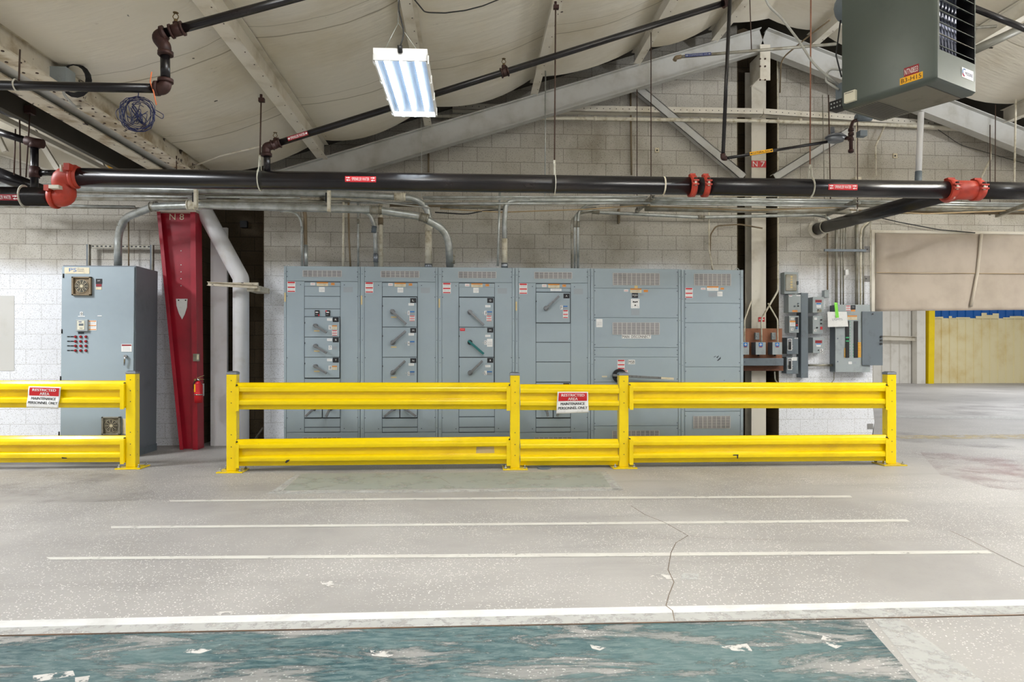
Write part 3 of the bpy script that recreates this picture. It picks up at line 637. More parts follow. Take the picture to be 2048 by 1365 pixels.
rail(x0, x1, Yr, pz(480, 880, Yr), pz(1012, 875, Yr), pz(480, 934.5, Yr), pz(1012, 930, Yr), 'long lower yellow rail with a pale worn patch at its right end',
     [([(570, 925), (573, 921), (580, 920), (577, 924), (572, 927)], 'ink'), ([(953, 894.5), (988, 894), (989, 906.5), (952, 907)], 'worn_patch', .0505)])
x0, x1 = pB[1]+.005, pC[0]-.005
rail(x0, x1, Yr+.02, pz(1040, 769.5, Yr), pz(1237, 770.5, Yr), pz(1040, 822, Yr), pz(1237, 822.5, Yr), 'short upper yellow rail carrying the centre restricted area sign', ends=(0, 0))
rail(x0, x1, Yr+.02, pz(1040, 880.5, Yr), pz(1237, 880, Yr), pz(1040, 934, Yr), pz(1237, 933, Yr), 'short lower yellow rail below the centre restricted area sign', ends=(0, 0))
x0, x1 = pC[1]+.005, pD[0]-.012
rail(x0, x1, Yr, pz(1260, 765.5, Yr), pz(1767, 766, Yr), pz(1260, 818, Yr), pz(1767, 818, Yr), 'long upper yellow rail in front of the main disconnect and panels')
rail(x0, x1, Yr, pz(1260, 874, Yr), pz(1767, 871, Yr), pz(1260, 928, Yr), pz(1767, 924, Yr), 'long lower yellow rail on the right with a black scrape mark',
     [([(1466, 910), (1477, 909.5), (1476, 918), (1474, 918), (1474, 912), (1466, 912)], 'ink')])
x1 = pL[0]-.005; Yq = Yl-.03
rail(-7.6, x1, Yq, pz(0, 760.5, Yq), pz(245, 762, Yq), pz(0, 814, Yq), pz(245, 817, Yq), 'upper yellow rail at the far left with a restricted area sign', ends=(0, 1))
rail(-7.6, x1, Yq, pz(0, 871, Yq), pz(245, 872.5, Yq), pz(0, 925, Yq), pz(245, 926.5, Yq), 'lower yellow rail at the far left of the picture',
     [([(123, 915), (133, 916), (134, 918), (124, 918)], 'ink')], (0, 1))
b = MB('box_dark'); q = PF(1088, 937.5); b.cyl(q, q+Vector((0, 0, .012)), .075, n=24); solo('floor_cap', b, 'small dark round cap on the floor under the short centre rails', 'cap')
def sign(pts, Y, lab):
    """pts: corners tl, tr, br, bl in the photograph"""
    rt = thing('restricted_area_sign', lab, 'sign', P((pts[2][0]+pts[3][0])/2, pts[2][1], Y), 'restricted area signs on the rails')
    c = [P(x, y, Y) for x, y in pts]
    def mp(a, b_, o=0.):   # a left-right, b bottom-top, paper slightly wavy
        q = (c[3]*(1-a)+c[2]*a)*(1-b_)+(c[0]*(1-a)+c[1]*a)*b_; q = q.copy(); q.y += -.006*math.sin(a*7+b_*3)-.006*math.sin(b_*9)+.012*(1-b_)*math.sin(a*3)*0-o; return q
    n_ = 14; b = MB('white_label'); b.add([mp(i/n_, j/n_) for j in range(n_+1) for i in range(n_+1)], [(j*(n_+1)+i, j*(n_+1)+i+1, (j+1)*(n_+1)+i+1, (j+1)*(n_+1)+i) for j in range(n_) for i in range(n_)], None, True)
    pp = build('plate', b, rt); pp.modifiers.new('t', 'SOLIDIFY').thickness = .002
    b = MB('red_paint'); k = 12
    b.add([mp(.04+.92*i/k, .57+.38*j/5, .002) for j in range(6) for i in range(k+1)], [(j*(k+1)+i, j*(k+1)+i+1, (j+1)*(k+1)+i+1, (j+1)*(k+1)+i) for j in range(5) for i in range(k)]); build('red_header', b, rt)
    for t_, a0, a1, b0, b1, m_ in (('RESTRICTED', .13, .87, .78, .90, 'white_label'), ('AREA', .35, .66, .60, .73, 'white_label'), ('MAINTENANCE', .12, .88, .38, .50, 'ink'), ('PERSONNEL ONLY', .05, .96, .19, .31, 'ink')):
        b = MB(m_)
        for dx in (0, .006): b.text(t_, lambda u, v: mp(a0+(a1-a0)*u+dx, b0+(b1-b0)*v, .0045), m_)
        build('lettering', b, rt)
sign([(1115, 784), (1176, 784), (1177, 826), (1112.5, 828)], Yr-.012, 'white and red restricted area sign on the short centre rail')
sign([(58, 773), (122.5, 774.5), (117, 818), (53, 815.5)], Yq-.012, 'crumpled white and red restricted area sign on the left rail')
# ------------------------------------------------------------------ main switchboard line-up
YS = 8.428
class Face:
    """places things on a cabinet front: x from the pixel column, z from the pixel row at that cabinet's middle"""
    def __init__(s, Y, pxm): s.Y = Y; s.pm = pxm
    def x(s, px, o=0): return P(px, 0, s.Y-o).x
    def z(s, py, o=0): return P(s.pm, py, s.Y-o).z
    def rect(s, b, px0, py0, px1, py1, o=.003, d=.003, m=None):
        """panel standing o proud of the face, d thick"""
        return b.box(s.x(px0, o), s.x(px1, o), s.Y-o, s.Y-o+d, s.z(py1, o), s.z(py0, o), m)
    def text(s, b, t, px0, py0, px1, py1, o=.006, m=None): return b.textbox(t, s.x(px0, o), s.x(px1, o), s.Y-o, s.z(py1, o), s.z(py0, o), m)
    def dot(s, b, px, py, r, o=.004, d=.004, m=None, n=8): return b.cyl((s.x(px, o), s.Y-o, s.z(py, o)), (s.x(px, o), s.Y-o+d, s.z(py, o)), r, m, n)
def vent(fc, px0, py0, px1, py1, rt, rows, cols=8, rowh=None):
    b = MB('vent_slot'); fc.rect(b, px0, py0, px1, py1, .0025, .002)
    W = fc.x(px1)-fc.x(px0); Hh = fc.z(py0)-fc.z(py1); X0 = fc.x(px0); Z0 = fc.z(py1)
    for i in range(cols+1): x = X0+W*i/cols; b.box(x-.0045, x+.0045, fc.Y-.0055, fc.Y-.0025, Z0, Z0+Hh, 'vent_rib')
    for j in range(rows+1): z = Z0+Hh*j/rows; b.box(X0, X0+W, fc.Y-.005, fc.Y-.0025, z-.0035, z+.0035, 'vent_rib')
    return build('louver_vent', b, rt)
def panel(fc, px0, py0, px1, py1, rt, o=.008, name='cover_panel', m='cabinet_grey'):
    b = MB(m); fc.rect(b, px0, py0, px1, py1, o, o-.001); return build(name, b, rt, .002)
def warn(fc, px0, py0, px1, py1, rt, o=.010, name='warning_label'):
    b = MB('white_label'); fc.rect(b, px0, py0, px1, py1, o, .0015); h = py1-py0; w_ = px1-px0
    for a, c in ((0, .14), (.46, .58), (.86, .96)): fc.rect(b, px0+w_*.05, py0+h*a+.3, px1-w_*.05, py0+h*c+.3, o+.0005, .0005, 'red_label')
    for a in (.2, .27, .34, .66, .73): fc.rect(b, px0+w_*.1, py0+h*a, px1-w_*.12, py0+h*a+.35, o+.0005, .0005, 'grey_ink')
    return build(name, b, rt)
def paper(fc, px0, py0, px1, py1, rt, m='white_label', lines=3, ink='grey_ink', o=.011, name='notice', head=None):
    b = MB(m); fc.rect(b, px0, py0, px1, py1, o, .0015); h = py1-py0; w_ = px1-px0
    if head: fc.rect(b, px0, py0, px1, py0+h*.3, o+.0005, .0005, head)
    for i in range(lines): y = py0+h*(.38+.5*i/max(lines, 1)); fc.rect(b, px0+w_*.12, y, px1-w_*.12, y+.4, o+.0006, .0005, ink)
    return build(name, b, rt)
def lever(fc, hub, tip, door, m='handle_steel', o=.03, hubpx=5.5, tilt=True):
    """rotary switch lever: round hub and a long bar"""
    hx, hz = fc.x(hub[0], o), fc.z(hub[1], o); tx, tz = fc.x(tip[0], o+.05), fc.z(tip[1], o+.05); Y = fc.Y-o
    b = MB('black_label' if m == 'handle_teal' else 'handle_steel'); r = hubpx/166
    b.cyl((hx, Y+.022, hz), (hx, Y-.02, hz), r, n=20, r2=r*.85); b.cyl((hx, Y-.02, hz), (hx, Y-.05, hz), r*.55, n=16)
    h = build('hub', b, door)
    d = Vector((tx-hx, 0, tz-hz)).normalized(); b = MB(m)
    b.beam(Vector((hx, Y-.05, hz))-d*r*.9, Vector((tx, Y-.06, tz)), .027, .022, m, up=(0, 1, 0)); build('lever', b, door, .003)
def letter(fc, px0, py0, t, rt, w_=12, h=9.5, o=.010):
    b = MB('black_label'); fc.rect(b, px0, py0, px0+w_, py0+h, o, .002); k = .16 if t == 'I' else .3
    fc.text(b, t, px0+w_*(.5-k/2), py0+h*.32, px0+w_*(.5+k/2), py0+h*.68, o+.003, 'white_label'); return build('letter_plate', b, rt)
def tagnum(fc, px0, py0, px1, py1, t, rt, o=.012):
    b = MB('white_label'); fc.rect(b, px0, py0, px1, py1, o, .002); w_ = px1-px0; k = .12 if t in 'I' else .2
    fc.text(b, t, px0+w_*k if t != 'I' else px0+w_*.4, py0+1.2, px1-w_*k if t != 'I' else px1-w_*.4, py1-1.2, o+.003, 'ink'); return build('number_tag', b, rt)
def door(fc, px0, py0, px1, py1, rt, o=.030):
    b = MB('cabinet_grey'); fc.rect(b, px0+.5, py0+.5, px1-.5, py1-.5, o, o-.004)
    for yy in (py0+(py1-py0)*.3,): fc.rect(b, px0-.2, yy-1.6, px0+1.2, yy+1.6, o+.006, .01, 'ink')
    return build('door', b, rt, .002)
def section(px0, px1, pyt, lab, kind):
    pm = (px0+px1)/2; fc = Face(YS, pm); x0, x1 = fc.x(px0), fc.x(px1); zt_ = fc.z(pyt)
    rt = thing('switchboard_section', lab, 'switchboard', ((x0+x1)/2, YS+.4, 0), 'grey switchboard sections in a row')
    b = MB('cabinet_grey'); b.box(x0+.001, x1-.001, YS, 9.6, 0, zt_); build('enclosure', b, rt, .003)
    return fc, rt
def stile(fc, rt, pairs, pyt, pyb=905):
    for a, c in pairs:
        b = MB('cabinet_grey'); fc.rect(b, a, pyt, c, pyb, .010, .009)
        for yy in range(int(pyt)+14, int(pyb), 44): fc.dot(b, (a+c)/2, yy, .004, .0115, .002, 'cabinet_seam', 6)
        build('frame_stile', b, rt)
def screws(fc, rt, cols, rows, o=.0105):
    for px in cols:
        b = MB('cabinet_seam')
        for py in rows: fc.dot(b, px, py, .0055, o, .003, None, 8)
        b_ = build('cover_screw', b, rt)
SEC = [(567.5, 720.5, 533, 'grey switchboard section at the left end, doors lettered R S T'), (720.5, 876, 534, 'grey switchboard section second from the left, doors lettered L M N'),
       (876, 1030, 535.5, 'grey switchboard section with one teal handle on the middle door'), (1030, 1181, 536.5, 'grey switchboard section with a single lever door lettered A')]
XO = [(573, 716, 609, 680.5, 606, 683), (729, 871, 764.5, 835, 762, 838), (884, 1024, 918, 989, 917, 992), (1037, 1175.5, 1072, 1141, 1069, 1143.6)]
for k_, (a, c, pt, lab) in enumerate(SEC):
    fc, rt = section(a, c, pt, lab, 0); f0, f1, m0, m1, v0, v1 = XO[k_]; dy = k_*1.2
    stile(fc, rt, ((a+.6, f0-.7), (f1+.7, c-.8)), pt+1)
    panel(fc, f0, pt+1, f1, 562.5+dy, rt); vent(Face(YS-.008, fc.pm), v0, 541.6+dy, v1, 553.8+dy, rt, 5)
    panel(fc, f0, 563.6+dy, m0-.5, 864.5, rt, name='side_cover'); panel(fc, m1+.5, 563.6+dy, f1, 864.5, rt, name='side_cover')
    b = MB('cabinet_seam'); fc.rect(b, m0-.4, 563.5+dy, m1+.4, 866, .0015, .001); build('door_recess', b, rt)
    panel(fc, f0, 866, f1, 905, rt); vent(Face(YS-.008, fc.pm), v0, 875, v1, 885, rt, 4)
    screws(fc, rt, (f0+1.2, f1-1.2), (544, 554, 593+dy, 716, 836)); screws(fc, rt, (f0+28, m1+8), (570+dy, 858))
    warn(fc, f0+1.5, 564+dy, f0+17.5, 585+dy, rt)
    b = MB('tan_tape'); fc.rect(b, a+1.2, 586+k_*6, a+4, 604+k_*6, .0125, .001); build('tape_strip', b, rt)
    # header strip with labels
    panel(fc, m0, 565+dy, m1, 572.8+dy, rt, .012, 'header_strip')
    paper(fc, m0+12, 565.5+dy, m0+21, 571+dy, rt, 'white_label', 2, 'red_label', .0145); paper(fc, m0+24.5, 564.8+dy, m0+47, 572.6+dy, rt, 'cream_label', 2, 'grey_ink', .0145, head='orange_label'); paper(fc, m0+53, 565.8+dy, m0+60, 570.5+dy, rt, 'orange_label', 1, 'ink', .0145)
    b = MB('ghost_label'); fc.rect(b, m1+6.5, 574+dy, m1+25, 585+dy, .0095, .001); build('faded_label', b, rt)
fcs = {}
def mids(k_, rows):
    m0, m1 = XO[k_][2:4]; fc = Face(YS, sum(SEC[k_][:2])/2)
    for y0, y1 in rows: panel(fc, m0+.3, y0+.5, m1-.3, y1-.4, RT[k_], .010, 'filler_panel')
RT = [o for o in C.objects if o.name.startswith('switchboard_section')]; RT.sort(key=lambda o: o.location.x)
F_ = [Face(YS, sum(s_[:2])/2) for s_ in SEC]
# section with doors R, S, T
mids(0, [(573, 593), (593, 618), (618, 634), (757.5, 775), (837, 855), (855.5, 865)])
b = MB('ghost_label')
for q in (629.5, 651):
    b = MB('black_label'); F_[0].rect(b, q, 621, q+9, 632.5, .024, .014); F_[0].rect(b, q+1.5, 624, q+7, 626, .026, .003, 'white_label'); F_[0].rect(b, q+1, 629, q+6, 630, .026, .003, 'ghost_label')
    F_[0].rect(b, q+(7 if q < 640 else 0), (629 if q < 640 else 621), q+(9 if q < 640 else 2.5), (632.5 if q < 640 else 624), .0262, .003, 'red_label'); build('circuit_breaker', b, RT[0])
paper(F_[0], 638, 574.5, 649.5, 584.5, RT[0], lines=2)
for i, (y0, y1, t, nm) in enumerate(((634, 674.5, 'R', '16'), (674.5, 715, 'S', '17'), (715, 756.5, 'T', '18'))):
    d = door(F_[0], 609, y0, 679, y1, RT[0]); q = F_[0]
    letter(q, 665.5, y0+1, t, d, o=.033); paper(q, 654, y0+3, 664, y0+8, d, lines=1, o=.033)
    tagnum(q, 657, y0+17, 663.5, y0+25.5, nm, d, .033)
    if i != 1: paper(q, 664.3, y0+17, 674, y0+25, d, 'cream_label', 2, o=.033, head='orange_label')
    else: paper(q, 665.5, y0+18, 674, y0+25, d, 'ghost_label', 2, o=.033)
    if i == 0: warn(q, 664, y0+26.5, 674.5, y0+37.5, d, .033)
    lever(q, (632, y0+18), (653.5, y0+32), d, o=.03, hubpx=4.6)
    b = MB('tan_tape'); q.rect(b, 628, y0+27, 639, y0+29.5, .0325, .001); build('tape_strip', b, d)
for x0_, x1_, hub, tip in ((609, 644, (628, 818), (611, 833)), (645, 680, (661, 818), (652, 834))): d = door(F_[0], x0_, 776, x1_, 836, RT[0]); lever(F_[0], hub, tip, d, hubpx=4.6)
# section with doors L, M, N
mids(1, [(573.5, 593.5), (837, 855), (855.5, 865)]); paper(F_[1], 795, 575.5, 806.5, 585.5, RT[1], lines=2)
for y0, y1, t, hub, tip, nm in ((594.5, 654.5, 'L', (785.5, 624), (812.5, 648.5), 'I'), (654.5, 715, 'M', (786, 685.5), (811.5, 662.5), 'H'), (715, 775, 'N', (786, 745.5), (810.5, 722), 'G')):
    q = F_[1]; d = door(q, 764.5, y0, 834, y1, RT[1]); letter(q, 820.5, y0+2, t, d, o=.033)
    lever(q, hub, tip, d, hubpx=5.4); tagnum(q, 815.3, y0+(27.5 if t == 'L' else 29), 819.5, y0+(36 if t == 'L' else 37), nm, d, .033)
    paper(q, 820, y0+28, 829, y0+36.5, d, 'ghost_label', 2, o=.033, head='blue_label'); paper(q, 817, y0+12, 828, y0+17, d, lines=1, o=.033)
    if t == 'L': warn(q, 819, y0+37, 829.5, y0+48, d, .033)
    b = MB('zinc'); q.dot(b, 812, y0+32, .008, .034, .006, None, 10); build('door_screw', b, d); b = MB('tan_tape'); q.rect(b, 782, y0+39, 793, y0+41.5, .0325, .001); build('tape_strip', b, d)
for x0_, x1_, hub, tip in ((764.5, 799, (788, 818), (768, 834)), (800, 834.5, (812, 818), (832, 833))): d = door(F_[1], x0_, 776, x1_, 836, RT[1]); lever(F_[1], hub, tip, d, hubpx=4.6)
# section with doors G, H, I and the teal lever
mids(2, [(574.5, 594.5), (776, 834), (834.5, 855), (855.5, 865)]); paper(F_[2], 946.5, 576, 957.5, 586, RT[2], lines=2)
for y0, y1, t, hub, tip, nm in ((595.5, 655, 'G', (940, 625), (967.5, 650.5), 'J'), (655, 715, 'H', (940, 685), (967.5, 708.5), 'D'), (715.5, 775, 'I', (940.5, 746), (965, 722), 'L')):
    q = F_[2]; d = door(q, 918, y0, 988, y1, RT[2]); letter(q, 974.5, y0+1, t, d, o=.033)
    lever(q, hub, tip, d, m='handle_teal' if t == 'H' else 'handle_steel', hubpx=5.4); tagnum(q, 968.5, y0+26.5, 973.5, y0+35, nm, d, .033)
    if t == 'H': paper(q, 974, y0+23, 985, y0+39, d, lines=4, o=.033); paper(q, 920, y0+2, 930, y0+7.5, d, 'red_label', 1, 'white_label', o=.033)
    else: paper(q, 974, y0+27.5, 984, y0+35, d, 'ghost_label', 2, o=.033, head='blue_label')
    paper(q, 970.5, y0+15, 981, y0+19.5, d, lines=1, o=.033)
    if t == 'G': warn(q, 973, y0+36, 983, y0+47, d, .033)
    b = MB('zinc'); q.dot(b, 966, y0+31, .008, .034, .006, None, 10); build('door_screw', b, d)
# section with door A
mids(3, [(576.5, 584.5), (646.5, 685), (685.3, 724.5), (724.8, 764.5), (837, 855), (855.5, 865)]); paper(F_[3], 1101, 577.5, 1123, 582.5, RT[3], lines=1)
q = F_[3]; d = door(q, 1072, 585, 1140.5, 646, RT[3]); letter(q, 1127, 587.5, 'A', d, o=.033); lever(q, (1092, 617), (1118, 592.5), d, hubpx=5.4)
tagnum(q, 1120.5, 611, 1125.5, 619.5, 'F', d, .033); paper(q, 1127, 612, 1135, 619, d, 'ghost_label', 2, o=.033, head='blue_label'); warn(q, 1126, 620.5, 1136, 636.5, d, .033)
d = door(q, 1072, 765.5, 1140.5, 800, RT[3]); letter(q, 1126.5, 767, 'B', d, o=.033)
for x0_, x1_, hub, tip in ((1072, 1106, (1092, 818), (1096, 833)), (1107, 1141, (1118, 818), (1114, 833))): d = door(q, x0_, 801, x1_, 836, RT[3]); lever(q, hub, tip, d, hubpx=4.6)
# main disconnect section
fc, rt = section(1181, 1362, 538, 'wide grey switchboard section lettered MAIN DISCONNECT', 1); stile(fc, rt, ((1181.8, 1187), (1357.3, 1361.4)), 539)
for y0, y1 in ((539, 576.5), (577.4, 635.5), (636.5, 695), (696, 714.5), (715.5, 764), (765, 852), (853, 905)):
    panel(fc, 1188, y0, 1356, y1, rt); screws(fc, rt, (1189.8, 1354.5), (y0+5, y1-5), .0105)
g8 = Face(YS-.008, fc.pm); vent(g8, 1226, 547, 1318.5, 570.5, rt, 10, 10); vent(g8, 1225.5, 646, 1318.5, 669.5, rt, 10, 10); vent(g8, 1225, 862, 1318, 884, rt, 9, 10)
b = MB('white_label'); fc.rect(b, 1244, 669.6, 1302, 677.6, .0105, .002); o_ = build('lettering_strip', b, rt); b = MB('ink'); fc.text(b, 'MAIN', 1245, 670.8, 1258.5, 676.6, .0125); fc.text(b, 'DISCONNECT', 1263, 670.8, 1301, 676.6, .0125); build('lettering', b, o_)
b = MB('white_label'); fc.rect(b, 1256.5, 720, 1270, 729, .0105, .002); o_ = build('lettering_strip', b, rt); b = MB('ink'); fc.text(b, 'MSB', 1257.5, 721.5, 1269, 727.6, .0125); build('lettering', b, o_)
b = MB('cream_label'); fc.rect(b, 1269, 571.5, 1275.5, 577, .0105, .002, 'tan_tape'); build('tape_strip', b, rt)
paper(fc, 1248, 579.5, 1256.5, 584, rt, 'white_label', 2, 'red_label'); paper(fc, 1260.5, 577.5, 1283, 586, rt, 'cream_label', 2, head='orange_label'); paper(fc, 1287.5, 580, 1296, 584.5, rt, 'orange_label', 1, 'ink'); paper(fc, 1280, 587.5, 1287.5, 592, rt, 'ghost_label', 1)
b = MB('black_label'); fc.rect(b, 1264, 586.5, 1276, 596, .0115, .002); fc.text(b, 'PQD1', 1265, 589, 1275, 593.5, .0145, 'white_label'); build('letter_plate', b, rt)
b = MB('white_label'); fc.rect(b, 1262, 598, 1279, 617, .0125, .004)
for x, y in ((1267, 604), (1270.5, 604.5), (1274, 604), (1270.5, 611)): fc.dot(b, x, y, .009, .018, .006, 'ink', 10)
for x in (1264.5, 1276.5):
    for y in (600.5, 614.5): fc.dot(b, x, y, .004, .014, .003, 'grey_ink')
build('receptacle_plate', b, rt); b = MB('ghost_label'); fc.rect(b, 1262.5, 619, 1279, 631, .0095, .001); build('faded_label', b, rt)
paper(fc, 1192.5, 638.5, 1205, 655, rt, lines=4); warn(fc, 1235, 720, 1249.5, 738.5, rt); warn(fc, 1239, 740.5, 1255.5, 745, rt, .012)
paper(fc, 1204, 752, 1214, 755, rt, 'cream_label', 1)
b = MB('black_label'); b.cyl((fc.x(1238), YS-.008, fc.z(752)), (fc.x(1238), YS-.05, fc.z(752)), .085, n=28); h_ = build('switch_hub', b, rt)
b = MB('handle_steel'); b.cyl((fc.x(1236), YS-.05, fc.z(758)), (fc.x(1236), YS-.07, fc.z(758)), .03, n=16); b.beam((fc.x(1226, .09), YS-.085, fc.z(751, .09)), (fc.x(1327, .09), YS-.10, fc.z(757, .09)), .03, .02, up=(0, 1, 0)); build('lever', b, h_, .004)
b = MB('yellow_label'); b.beam((fc.x(1322, .1), YS-.099, fc.z(756.7, .1)), (fc.x(1347, .1), YS-.104, fc.z(758.4, .1)), .026, .024, 'cream_label', up=(0, 1, 0)); build('lever_grip', b, h_)
# right end section
fc, rt = section(1362, 1487, 540, 'grey switchboard end section with black scuffs on its front', 2); stile(fc, rt, ((1362.6, 1367.5), (1481.3, 1486.4)), 541)
for y0, y1 in ((541, 606.5), (607.5, 645.5), (647, 734), (735, 823), (824, 905)):
    panel(fc, 1370, y0, 1480.5, y1, rt); screws(fc, rt, (1371.3, 1479), (y0+8, y1-8), .0105)
g8 = Face(YS-.008, fc.pm); vent(g8, 1388.5, 548.5, 1461, 571.5, rt, 10, 8); vent(g8, 1387, 833, 1460, 857, rt, 10, 8)
warn(fc, 1370.5, 576.5, 1385.5, 596.5, rt); paper(fc, 1402, 576, 1411, 580, rt, 'white_label', 2, 'red_label'); paper(fc, 1414, 573, 1437, 582, rt, 'white_label', 2, head='orange_label'); paper(fc, 1441, 575.5, 1448, 579.5, rt, 'orange_label', 1, 'ink')
paper(fc, 1417, 584.5, 1433.5, 594.5, rt, 'ghost_label', 3); paper(fc, 1434.5, 583.5, 1445, 593, rt, lines=2)
for pts in (((1426, 715), (1431, 712), (1431, 713.5), (1428, 715)), ((1432, 715), (1437, 711.5), (1437, 713), (1434, 717)), ((1433, 722), (1441, 714), (1441, 718), (1436, 722)), ((1446, 762), (1449, 760.5), (1449, 762))):
    b = MB('cabinet_seam'); b.prism([(fc.x(x), YS-.0095, fc.z(y)) for x, y in pts], (0, .001, 0)); build('scuff_mark', b, rt)
for px_, py_ in ((577, 530), (1474, 537)):
    b = MB('zinc'); q = P(px_, py_, 8.68); q.z = P(px_, py_+4, 8.428).z
    b.tube([q+Vector((.025*math.cos(t_*math.pi/5), 0, .03+.025*math.sin(t_*math.pi/5))) for t_ in range(11)], .006, fil=0, n=6); b.cyl(q-Vector((0, 0, .005)), q+Vector((0, 0, .012)), .01); build('lifting_eye', b, RT[0] if px_ < 700 else rt)

# ------------------------------------------------------------------ tall control cabinet on the left
YP = 8.792
fc = Face(YP, 196); x0, x1 = fc.x(122), fc.x(268.5); zt_ = fc.z(531.5); lean = .022
rt = thing('control_cabinet', 'tall grey control cabinet with cooling fans and red pilot lights', 'cabinet', ((x0+x1)/2, YP+.3, 0))
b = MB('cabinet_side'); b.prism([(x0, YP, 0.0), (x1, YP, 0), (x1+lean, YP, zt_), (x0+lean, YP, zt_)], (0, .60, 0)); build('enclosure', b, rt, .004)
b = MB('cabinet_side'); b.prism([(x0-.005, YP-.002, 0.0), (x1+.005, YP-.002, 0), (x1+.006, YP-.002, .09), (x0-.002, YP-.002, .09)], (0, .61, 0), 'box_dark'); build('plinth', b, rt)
zb_ = .095; sl = lambda z: lean*z/zt_
b = MB('cabinet_grey'); b.prism([(x0+sl(zb_), YP-.02, zb_), (x1+sl(zb_)-.012, YP-.02, zb_), (x1+lean-.012, YP-.02, zt_-.015), (x0+lean, YP-.02, zt_-.015)], (0, .019, 0)); dr = build('door', b, rt, .003)
for py_ in (552, 663, 757, 868): b = MB('ink'); q = P(127-(py_-552)*.028, py_, YP-.02); b.cyl(q-Vector((0, 0, .025)), q+Vector((0, 0, .025)), .009, n=8); build('hinge', b, rt)
g = Face(YP-.022, 196)
b = MB('cream_label'); g.rect(b, 129, 535.5, 178.5, 548, .002, .002); o_ = build('maker_plate', b, dr); b = MB('blue_label'); g.text(b, 'PS', 138, 537, 153, 544, .004); g.text(b, 'POWER', 154.5, 538, 168, 540.5, .004, 'grey_ink'); g.text(b, 'SURVEY', 154.5, 541.5, 169, 544, .004, 'grey_ink'); build('lettering', b, o_)
def fan(px, py, s_, nm, cr):
    b = MB(cr); x, z = g.x(px), g.z(py); hw = s_/160
    for a, c, d_, e in ((-hw, hw, hw*.86, hw), (-hw, hw, -hw, -hw*.86), (-hw, -hw*.8, -hw, hw), (hw*.8, hw, -hw, hw)): b.box(x+a, x+c, YP-.055, YP-.02, z+d_, z+e)
    b.box(x-hw*.8, x+hw*.8, YP-.03, YP-.021, z-hw*.86, z+hw*.86); o_ = build('fan_housing', b, dr, .002)
    b = MB('ink'); b.cyl((x, YP-.036, z), (x, YP-.031, z), hw*.66, n=28); build('fan_opening', b, o_)
    b = MB(cr)
    for k in range(10): a = k*math.pi/5; b.beam((x, YP-.042, z), (x+math.cos(a)*hw*.66, YP-.042, z+math.sin(a)*hw*.66), .003, .003, 'cream_label')
    for r_ in (.2, .36, .52, .67): b.tube([(x+math.cos(t_*math.pi/12)*hw*r_, YP-.044, z+math.sin(t_*math.pi/12)*hw*r_) for t_ in range(25)], .0018, 'cream_label', fil=0, n=5)
    b.cyl((x, YP-.046, z), (x, YP-.038, z), hw*.13, 'cream_label', 12); build('fan_guard', b, o_)
fan(165, 573, 18, 'a', 'conduit_brown'); fan(224, 852, 17.5, 'b', 'zinc_old')
b = MB('black_label'); g.rect(b, 191.5, 558, 204, 568, .002, .002); g.text(b, 'RPP', 195, 561, 200, 563, .004, 'white_label'); g.rect(b, 192, 568.5, 203, 573.5, .002, .002, 'dark_red_label'); g.rect(b, 191.5, 574.5, 203, 579.5, .002, .002, 'cream_label'); build('rating_plate', b, dr)
b = MB('white_label'); g.rect(b, 160, 624, 165.5, 631.5, .002, .002); g.text(b, '0', 161.3, 625, 164.3, 630.5, .004, 'ink'); g.rect(b, 156, 632.3, 170, 634, .002, .002); build('number_tag', b, dr)
b = MB('white_label'); g.rect(b, 195, 631.2, 203.5, 633, .002, .002); build('tape_strip', b, dr)
b = MB('box_grey'); g.rect(b, 151, 639.5, 175, 663, .03, .03); o_ = build('meter', b, dr, .004); b = MB('beige_plastic'); g.rect(b, 154.5, 642, 168.5, 660, .034, .004, 'beige_plastic'); g.rect(b, 157.5, 647.5, 166.5, 652, .036, .003, 'box_dark'); g.text(b, '<>', 159, 655.5, 165, 658, .036, 'ink'); g.rect(b, 157, 643.5, 163, 645, .036, .003, 'navy_ink'); build('display', b, o_)
b = MB('white_label'); g.rect(b, 176.5, 641.5, 193, 661.5, .002, .002)
for y in (642, 650.5, 658.5): g.rect(b, 177.5, y, 192, y+1.8, .003, .002, 'orange_label')
for y in (645.5, 647.5, 653.5, 655.5): g.rect(b, 179, y, 191, y+.5, .003, .002, 'grey_ink')
build('notice', b, dr)
b = MB('cabinet_seam'); g.rect(b, 156, 664.5, 168, 668.5, .002, .002); build('name_strip', b, dr)
for j in range(4):
    yy = 674+j*9.2
    b = MB('black_label'); g.rect(b, 134.2, yy-1.3, 147, yy+.8, .002, .002); g.rect(b, 139.5, yy-.6, 141.5, yy+.1, .003, .002, 'ghost_label'); build('name_strip', b, dr)
    for i in range(3):
        b = MB('lens_red'); q = (g.x(151.5+i*10.4), g.z(yy)); b.cyl((q[0], YP-.022, q[1]), (q[0], YP-.026, q[1]), .019, 'handle_steel', 16); b.cyl((q[0], YP-.026, q[1]), (q[0], YP-.043, q[1]), .015, n=16, r2=.011); build('pilot_light', b, dr)
b = MB('white_label'); g.rect(b, 242.5, 688.5, 263.5, 704, .002, .002); g.rect(b, 243.5, 689.5, 262.5, 692.5, .003, .002, 'dark_red_label')
for y in (695, 698, 701): g.rect(b, 245, y, 260, y+.5, .003, .002, 'grey_ink')
build('danger_label', b, dr)
b = MB('chrome'); q = (g.x(252.5), g.z(713)); b.cyl((q[0], YP-.02, q[1]), (q[0], YP-.06, q[1]), .018); b.tube([(q[0], YP-.05, q[1]+.01), (q[0], YP-.06, q[1]-.03), (q[0]-.01, YP-.05, q[1]-.11)], .010, fil=.03); build('handle', b, dr)
b = MB('cream_label'); g.rect(b, 245, 838, 252, 869, .002, .002); build('vertical_label', b, dr)
